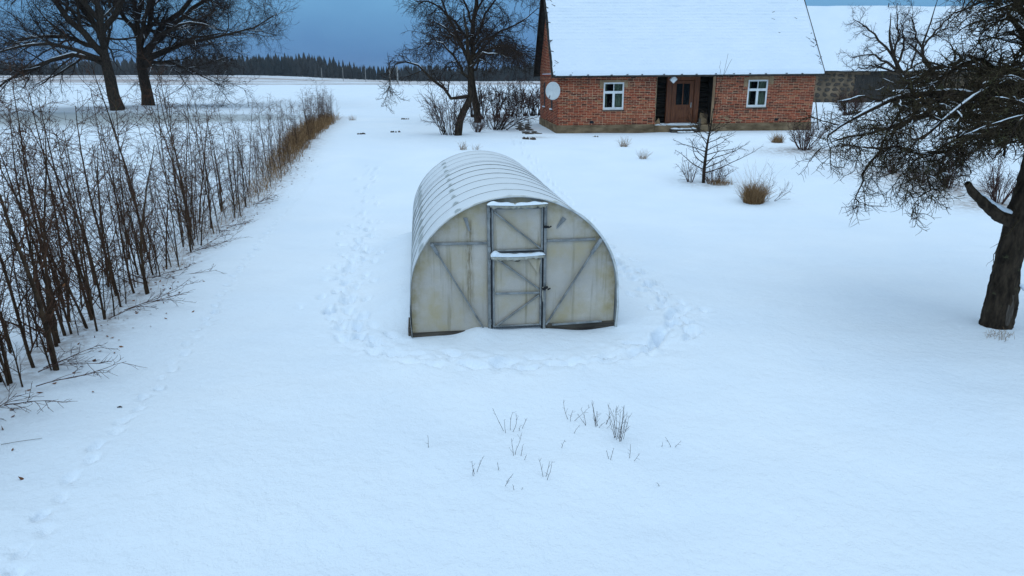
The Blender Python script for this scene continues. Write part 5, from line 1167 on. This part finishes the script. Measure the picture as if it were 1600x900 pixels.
# ---- young tree in front of the door, low shrub at its foot
def young():
    rs = np.random.RandomState(41)
    T = curves([[(0, 0, -0.1, 0.055), (0.0, 0, 0.8, 0.048), (0.05, 0, 1.6, 0.026), (0.12, 0, 2.4, 0.011), (0.32, 0.02, 3.3, 0.005), (0.42, 0.0, 4.0, 0.004)]], 14, rs, 0.012)
    T2 = curves([[(0.30, 0.02, 3.2, 0.006), (0.45, 0.02, 3.6, 0.005), (0.56, 0.0, 3.85, 0.003)], [(0.28, 0.02, 3.1, 0.006), (0.22, 0.02, 3.5, 0.004), (0.20, 0.0, 3.8, 0.003)]], 6, rs, 0.01)
    n = 22; z = np.linspace(0.40, 1.9, n); q = np.arange(n) * 2.4
    p = np.stack([0.02 * z, 0 * z, z], 1); el = np.radians(np.linspace(12, 40, n) + rs.normal(size=n) * 6)
    d = np.stack([np.cos(q) * np.cos(el), np.sin(q) * np.cos(el), np.sin(el)], 1)
    A = grow(rs, p, d, np.linspace(1.75, 0.6, n) * rs.uniform(0.75, 1.15, n), np.linspace(0.020, 0.011, n), np.full(n, 0.005), 8, 0.10, (0, 0, 0.05))
    B = spawn(rs, *A, 6, 0.25, (25, 60), (0.18, 0.5), 0.4, 0.6, 0.0062, 4, 0.14, (0, 0, 0.05)); Cc = spawn(rs, *B, 3, 0.2, (25, 60), (0.06, 0.2), 0.3, 0.6, 0.0035, 2, 0.15, (0, 0, 0.03))
    put_tree('young_fruit_tree', 6.14, 21.9, tmesh('trunk', [(*T, 9), (*T2, 4)]), tmesh('branches', [(*A, 5)]), tmesh('twigs', [(*B, 3), (*Cc, 3)]), M['apple'], M['twig'], 'slender young tree with level side branches in front of the house door', 'tree')
young()
put_bush('shrub', 6.45, 21.9, bush_mesh(43, 26, 0.8, 0.9, 0.009, (5, 3), 0.10), M['redtwig'], M['redtwig'], 'low bare shrub at the foot of the young tree, on its right')
put_bush('shrub', 5.75, 22.0, bush_mesh(44, 14, 0.75, 0.45, 0.009, (5, 3), 0.08), M['redtwig'], M['redtwig'], 'small purplish shrub at the foot of the young tree, on its left')
def blades(seed, n, rad, hgt, wdt, lean=0.35, elong=1.0):
    rs = np.random.RandomState(seed); q = rs.rand(n) * 6.283; r = np.sqrt(rs.rand(n)) * rad
    p = np.stack([r * np.cos(q) * elong, r * np.sin(q), np.full(n, -0.03)], 1); h = hgt * rs.uniform(0.5, 1.1, n)
    d = nrmz(np.stack([lean * rs.normal(size=n), lean * rs.normal(size=n), np.ones(n)], 1))
    P, Rr = grow(rs, p, d, h, np.full(n, wdt), np.full(n, wdt * 0.3), 4, 0.12, (0, 0, -0.12))
    return P, Rr
def grass(name, x, y, seed, n, rad, hgt, label, wdt=0.004, elong=1.0, cat='grass tuft', extra=None, group=None):
    P, Rr = blades(seed, n, rad, hgt, wdt, 0.30, elong); parts = [(P, Rr, 3)]
    if extra: parts.append((*blades(seed + 1, extra[0], rad * 0.7, extra[1], wdt * 0.7, 0.22), 3))
    return tag(link(name, tmesh(name, parts), M['dry_grass'], None, (x, y, H(x, y))), label, cat, group)
grass('grass_tuft', 6.92, 19.4, 5, 900, 0.26, 0.64, 'thick tuft of dry yellow grass right of the young tree', 0.0055, 1.05, extra=(40, 1.35))
put_bush('shrub', 7.4, 19.5, bush_mesh(45, 7, 1.0, 0.9, 0.007, (5, 3), 0.08, 0.03, 0.5), M['redtwig'], M['redtwig'], 'few bare shoots leaning right out of the dry grass tuft')
grass('grass_tuft', 6.62, 21.75, 6, 220, 0.25, 0.26, 'flattened patch of brown grass at the foot of the young tree', 0.005, 1.6)
grass('grass_tuft', 11.3, 29.6, 7, 260, 0.22, 0.42, 'small dark grass tuft near the house, left of the round shrub', 0.006, 1.0, extra=(12, 1.0))
grass('grass_tuft', 4.63, 28.7, 8, 60, 0.14, 0.50, 'faint grass sprig on the snow below the left house window', 0.005)
grass('grass_tuft', 4.89, 25.8, 9, 45, 0.14, 0.44, 'thin grass sprig on the snow, left of the young tree', 0.005)
grass('grass_tuft', -1.95, 27.6, 10, 40, 0.16, 0.45, 'dry sprig just behind the far end of the greenhouse, left one', 0.005)
grass('grass_tuft', -1.45, 27.6, 12, 24, 0.12, 0.34, 'dry sprig just behind the far end of the greenhouse, right one', 0.005)
grass('grass_tuft', -10.0, 43.9, 13, 40, 0.25, 0.4, 'faint pale tuft on the snow beyond the far end of the hedgerow', 0.006)
grass('grass_tuft', 7.0, 9.15, 14, 70, 0.16, 0.14, 'flattened dry stems in the snow at the foot of the apple trunk', 0.003, 1.4)

# ---- molehills and clods
rr = random.Random(31)
def clod(x, y, s, label):
    mb = MB()
    for k in range(6):
        cx_, cyy, r = rr.uniform(-.6, .6) * s, rr.uniform(-.25, .25) * s, s * rr.uniform(0.16, 0.3)
        V = [(cx_, cyy, r * 0.9)] + [(cx_ + r * rr.uniform(.6, 1.1) * math.cos(j * 1.047) * (1 - .45 * l), cyy + r * rr.uniform(.6, 1.1) * math.sin(j * 1.047) * (1 - .45 * l), (-0.05, r * 0.6)[l]) for l in (1, 0) for j in range(6)]
        V[1:7] = [(p[0], p[1], r * 0.55) for p in V[1:7]]; V[7:] = [(p[0], p[1], -0.05) for p in V[7:]]
        mb.add(V, [(0, 1 + j, 1 + (j + 1) % 6) for j in range(6)] + [(1 + j, 7 + j, 7 + (j + 1) % 6, 1 + (j + 1) % 6) for j in range(6)])
    tag(mb.build('molehill', M['soil'], None, True, loc=(x, y, H(x, y))), label, 'molehill', 'soil heaps in the snow')
clod(-7.12, 33.2, 0.34, 'small dark heap of soil on the snow, leftmost beyond the hedgerow'); clod(-5.73, 34.3, 0.36, 'small dark heap of soil on the snow, midway to the trees'); clod(-6.68, 43.8, 0.38, 'dark heap of soil on the snow, furthest in the field')
clod(0.73, 30.4, 0.45, 'dark heap of soil at the near end of the stone path'); clod(3.81, 31.9, 0.20, 'tiny dark clod in the snow before the house plinth')
clod(-36.9, 55.5, 0.9, 'dark brush heap at the edge of the frozen pond, larger right one'); clod(-39.6, 53.5, 0.7, 'dark brush heap at the edge of the frozen pond, smaller left one')
# stone path beside the gable
pth = tag(empty('stone_path', (0, 0, 0)), kind='structure')
for k in range(11):
    t = k / 10; x = 0.75 + (0.55 - 0.75) * min(1, t * 2) + (1.3 - 0.55) * max(0, t * 2 - 1) * 0.6 + rr.uniform(-.08, .08); y = 41.2 - 7.6 * t
    for j in range(2):
        n = 7; sx_, sy_ = rr.uniform(.14, .26), rr.uniform(.16, .28); px_ = x + (j - .5) * 0.42; V = [(0, 0, 0.035)] + [(sx_ * math.cos(6.283 * q / n) * rr.uniform(.8, 1.1), sy_ * math.sin(6.283 * q / n) * rr.uniform(.8, 1.1), 0.03) for q in range(n)]
        V += [(p[0] * 1.06, p[1] * 1.06, -0.06) for p in V[1:]]
        MB().add(V, [(0, 1 + q, 1 + (q + 1) % n) for q in range(n)] + [(1 + q, 8 + q, 8 + (q + 1) % n, 1 + (q + 1) % n) for q in range(n)]).build('stone', M['stone'], pth, loc=(px_, y + rr.uniform(-.15, .15), H(px_, y)))

# ---- sprigs in the foreground snow
TW = [(-0.03, 6.52, 0.25, 4), (0.08, 6.56, 0.16, 2), (0.02, 5.96, 0.22, 2), (0.08, 5.93, 0.10, 2), (0.65, 6.73, 0.23, 3), (0.6, 6.45, 0.12, 1), (0.84, 6.6, 0.2, 2), (0.94, 6.59, 0.26, 5), (1.0, 6.6, 0.18, 3), (1.11, 6.31, 0.34, 14),
      (0.91, 6.5, 0.12, 2), (0.49, 6.15, 0.13, 1), (0.95, 5.9, 0.11, 2), (1.15, 5.89, 0.17, 2), (1.63, 6.15, 0.11, 2), (1.52, 6.15, 0.06, 1), (-0.36, 5.65, 0.18, 3), (-0.08, 5.48, 0.13, 2), (-0.11, 5.67, 0.07, 1), (0.3, 5.53, 0.21, 3),
      (-0.81, 6.07, 0.14, 1), (0.07, 5.4, 0.05, 2), (1.41, 5.45, 0.06, 1)]
for i, (x, y, h_, n) in enumerate(TW):
    rs = np.random.RandomState(200 + i); q = rs.rand(n) * 6.283; k = rs.uniform(0.1, 0.75, n) * (0.5 if n > 8 else 1)
    d = nrmz(np.stack([k * np.cos(q), k * np.sin(q), np.ones(n)], 1)); p = np.stack([0.05 * np.cos(q) * rs.rand(n), 0.05 * np.sin(q) * rs.rand(n), np.full(n, -0.03)], 1)
    S = grow(rs, p, d, (h_ + 0.04) * rs.uniform(0.7, 1.1, n), np.full(n, 0.0024), np.full(n, 0.0012), 6, 0.10, (0, 0, 0.02))
    A = spawn(rs, *S, 4 if n > 8 else 3, 0.3, (25, 60), (h_ * 0.15, h_ * 0.38), 0.4, 0.7, 0.0016, 3, 0.12, (0, 0, 0.05), keep=0.8)
    lb = ['fan of thin bare stems straight in front of the greenhouse door', 'short stem right beside the fan of stems before the door', 'V-shaped sprig below the fan of stems before the door', 'tiny crooked sprig right of the V-shaped one',
          'tall thin sprig furthest back, left of the bushiest sprig', 'tiny stem just below the tall thin furthest sprig', 'slanting stem left of the upright sprigs beside the bushiest', 'upright many-stemmed sprig second left of the bushiest', 'sprig touching the left side of the bushiest sprig',
          'bushiest dry sprig in the foreground snow, dense upright stems', 'tiny tuft in front of the upright many-stemmed sprig', 'lone thin stem midway between the V-shaped and bushiest sprigs', 'small stem below and left of the bushiest sprig', 'forked sprig straight below the bushiest sprig',
          'small sprig furthest right in the foreground snow', 'tiny stem left of the furthest right sprig', 'bent low sprig lying over the snow, left of the others', 'small sprig near the bottom, left of the nearest forked one', 'tiny stub above the small sprig near the bottom', 'forked upright sprig nearest the bottom centre of the picture',
          'single tiny stem standing alone, leftmost of the foreground sprigs', 'barely showing sprig nearest the camera', 'faint short stem alone at the lower right of the sprigs'][i]
    tag(link('dry_sprig', tmesh('dry_sprig', [(*S, 4), (*A, 3)]), M['twig'], None, (x, y, H(x, y))), lb, 'sprig', 'sprigs in the foreground snow')

# ================================================================== hedgerow of saplings along the field edge
def sapling_mesh(seed, hgt, r, bushy=1.0):
    rs = np.random.RandomState(seed)
    S = grow(rs, np.array([[0, 0, -0.1]]), nrmz(np.array([[rs.normal() * 0.04, rs.normal() * 0.04, 1.0]])), np.array([hgt]), np.array([r]), np.array([0.005]), 14, 0.030, (0, 0, 0.03))
    A = spawn(rs, *S, int(14 * bushy), 0.05, (20, 62), (hgt * 0.14, hgt * 0.40), 0.5, 0.5, 0.0045, 7, 0.11, (0, 0, 0.03))
    B = spawn(rs, *A, 7, 0.12, (30, 80), (hgt * 0.05, hgt * 0.16), 0.3, 0.6, 0.0030, 3, 0.12, (0, 0, 0.03))
    Cc = spawn(rs, *B, 2, 0.2, (30, 65), (0.05, 0.14), 0.3, 0.65, 0.0025, 2, 0.12, (0, 0, 0.0))
    return tmesh('stem', [(*S, 7)]), tmesh('twigs', [(*A, 4), (*B, 3), (*Cc, 3)])
VAR = [sapling_mesh(300 + k, 3.2, 0.012 + 0.007 * (k % 3), 0.9 + 0.12 * (k % 3)) for k in range(12)]
for a_, b_ in VAR: a_.materials.append(M['sapling']); b_.materials.append(M['hedge_twig'])
hy = [5.0, 6.4, 7.25, 8.74, 9.22, 11.2, 14.4, 17.75, 21.85, 30, 45.9]; hxr = [-5.2, -5.35, -5.5, -5.72, -5.75, -6.1, -6.7, -7.1, -7.4, -8.6, -11.3]
rs = np.random.RandomState(77); y = 4.5; cnt = 0
while y < 46:
    wid = np.interp(y, [5, 9, 18, 30, 46], [1.15, 1.1, 1.1, 1.0, 0.9]); front = np.interp(y, hy, hxr)
    for k in range(1):
        x = front - 0.12 - wid * rs.rand() ** 1.4; yy = y + rs.normal() * 0.08
        cl = 0.62 * math.floor(yy / 0.62) + 0.3 + 0.12 * math.sin(yy * 17); yy = cl + (yy - cl) * 0.45; x = x + 0.35 * math.sin(math.floor(yy / 0.62) * 2.3) * (0.3 if x > front - 0.4 else 0.6); x = min(x, front - 0.05)
        hs = np.interp(y, [5, 9, 14, 20, 28, 46], [0.98, 1.02, 1.0, 0.78, 0.62, 0.60]) * rs.uniform(0.42, 1.08)
        if rs.rand() < 0.06: hs *= 1.25
        if 13.2 < y < 14.8 and rs.rand() < 0.5: hs *= 1.2
        a_, b_ = VAR[rs.randint(12)]; fat = 1.4 if rs.rand() < 0.08 else rs.uniform(0.75, 1.12)
        e_ = empty('hedge_sapling', (x, yy, H(x, yy)), (R_(rs.normal() * 2.0), R_(rs.normal() * 2.0 + 2.0), rs.rand() * 6.28), (hs * fat, hs * fat, hs))
        link('stem', a_, None, e_); link('twigs', b_, None, e_)
        look = ('thick-stemmed ' if fat > 1.3 else 'slender ') + ('tall' if hs > 0.95 else ('middling' if hs > 0.7 else 'short')) + ' bare sapling'
        zone = look + (' in the hedgerow at the left edge, ' + ('nearest the camera' if y < 7.2 else 'beside the animal tracks') if y < 9.5 else ((' in the hedgerow, level with the greenhouse front' if y < 12.5 else ' in the hedgerow, level with the back half of the greenhouse') if y < 16.5 else (' in the hedgerow beyond the greenhouse' if y < 24 else (' in the hedgerow among the yellow grass' if y < 36 else ' at the far tip of the hedgerow'))))
        tag(e_, zone, 'sapling', 'saplings of the hedgerow')
        cnt += 1
    y += np.interp(y, [5, 12, 20, 30, 46], [0.075, 0.095, 0.16, 0.23, 0.22])
# low sprays of branches reaching out over the snow
for i, (x, y, an, Ln) in enumerate([(-5.55, 6.5, 0.3, 0.9), (-5.7, 7.6, 0.6, 0.8), (-5.95, 9.7, 0.7, 1.2), (-6.3, 11.8, 0.5, 0.9), (-6.7, 13.9, 0.6, 0.9), (-7.0, 16.2, 0.4, 0.8), (-7.3, 18.8, 0.5, 0.8)]):
    rs = np.random.RandomState(400 + i); n = 3
    q = an + rs.normal(size=n) * 0.35; d = nrmz(np.stack([np.cos(q), np.sin(q), rs.uniform(0.05, 0.35, n)], 1)); p = np.stack([rs.normal(size=n) * .1, rs.normal(size=n) * .2, np.full(n, 0.02)], 1)
    S = grow(rs, p, d, Ln * rs.uniform(0.6, 1.1, n), np.full(n, 0.0065), np.full(n, 0.0025), 8, 0.09, (0, 0, -0.012)); A = spawn(rs, *S, 7, 0.15, (25, 55), (0.2, 0.5), 0.4, 0.6, 0.0035, 4, 0.12, (0, 0, -0.005), flat=0.6)
    B = spawn(rs, *A, 3, 0.15, (25, 55), (0.06, 0.2), 0.4, 0.6, 0.0028, 2, 0.12, (0, 0, 0), flat=0.5)
    tag(link('low_branches', tmesh('low_branches', [(*S, 5), (*A, 3), (*B, 3)]), M['redtwig'], None, (x, y, H(x, y))), 'low spray of branches over the snow at the hedgerow foot, %s from the near end' % ('first', 'second', 'third', 'fourth', 'fifth', 'sixth', 'seventh')[i], 'branches', 'low branches at the foot of the hedgerow')
# dry grass through the hedgerow foot
rs = np.random.RandomState(88); parts = []
for y in np.arange(9, 46, 0.16):
    dens = np.interp(y, [9, 14, 20, 26, 32, 40, 46], [4, 8, 14, 26, 34, 12, 10]); front = np.interp(y, hy, hxr)
    n = int(dens * rs.uniform(0.4, 1.5)); hg = np.interp(y, [9, 20, 28, 33, 46], [0.2, 0.40, 0.75, 0.75, 0.6])
    if n < 1: continue
    P, Rr = blades(rs.randint(1e6), n, 0.35, hg, np.interp(y, [9, 25, 46], [0.003, 0.006, 0.011]), 0.3)
    P[:, :, 0] += front - 0.15 - rs.rand() * 0.7; P[:, :, 1] += y; P[:, :, 2] += height(P[:, :1, 0], P[:, :1, 1])
    parts.append((P, Rr, 3))
tag(link('hedge_grass', tmesh('hedge_grass', parts), M['dry_grass']), 'dry yellow grass growing through the foot of the hedgerow', 'grass', kind='stuff')
# dead leaves caught in the hedgerow and fallen on the snow
V, Fs = [], []
rs = np.random.RandomState(90)
for k in range(420):
    y = rs.uniform(5, 26); front = np.interp(y, hy, hxr); up_f = rs.rand() < 0.30
    x = front + (rs.normal() * 0.25 + 0.05 if not up_f else -rs.rand() * 1.2); z = H(x, y) + (0.012 if not up_f else rs.uniform(0.1, 1.7)); s = rs.uniform(0.018, 0.04)
    u = nrmz(rs.normal(size=3) * np.array([1, 1, 0.35 if not up_f else 1])); v = nrmz(np.cross(u, [rs.normal() * .3, rs.normal() * .3, 1])); c = np.array([x, y, z]); w_ = np.cross(u, v)
    b0 = len(V); V += [c - u * s, c - v * s * 0.55 + w_ * s * .2, c + u * s, c + v * s * 0.55 + w_ * s * .2]; Fs.append((b0, b0 + 1, b0 + 2, b0 + 3))
tag(link('fallen_leaves', newmesh('fallen_leaves', V, Fl=Fs), M['dead_leaf']), 'scattered brown dead leaves along the hedgerow', 'leaves', kind='stuff')
# lone bits on the snow
def bit(name, pts, r, m, lb, cat): tag(MB().tube(pts, r, 6).build(name, m, None, True), lb, cat)
z = H(-4.35, 6.85); bit('bark_chip', [(-4.39, 6.85, z + .006), (-4.36, 6.86, z + .010), (-4.335, 6.855, z + .005)], [0.004, 0.009, 0.003], M['twig'], 'single dark chip on the smooth snow between hedgerow and tracks', 'chip')
z = H(-4.95, 6.05); bit('thin_stick', [(-5.05, 5.98, z + .006), (-4.9, 6.03, z + .012), (-4.72, 6.10, z + .008)], [0.002, 0.002, 0.0015], M['twig'], 'thin straight stick lying on the snow beside the near hedgerow', 'stick')
print('saplings', cnt)

# ================================================================== winter air
hz = MB().box((-1150, -80, -6), (1150, 1600, 30))
def haze_build(m, t, b):
    pv = nd(t, 'ShaderNodeVolumePrincipled'); pv.inputs['Color'].default_value = (0.80, 0.88, 1.0, 1); pv.inputs['Density'].default_value = 0.00015
    o = t.nodes['Material Output']; t.links.new(pv.outputs[0], o.inputs['Volume']); t.nodes.remove(b)
M['haze'] = mat('haze', (1, 1, 1), 1.0, haze_build)
ho = hz.build('haze', M['haze']); tag(ho, kind='stuff')
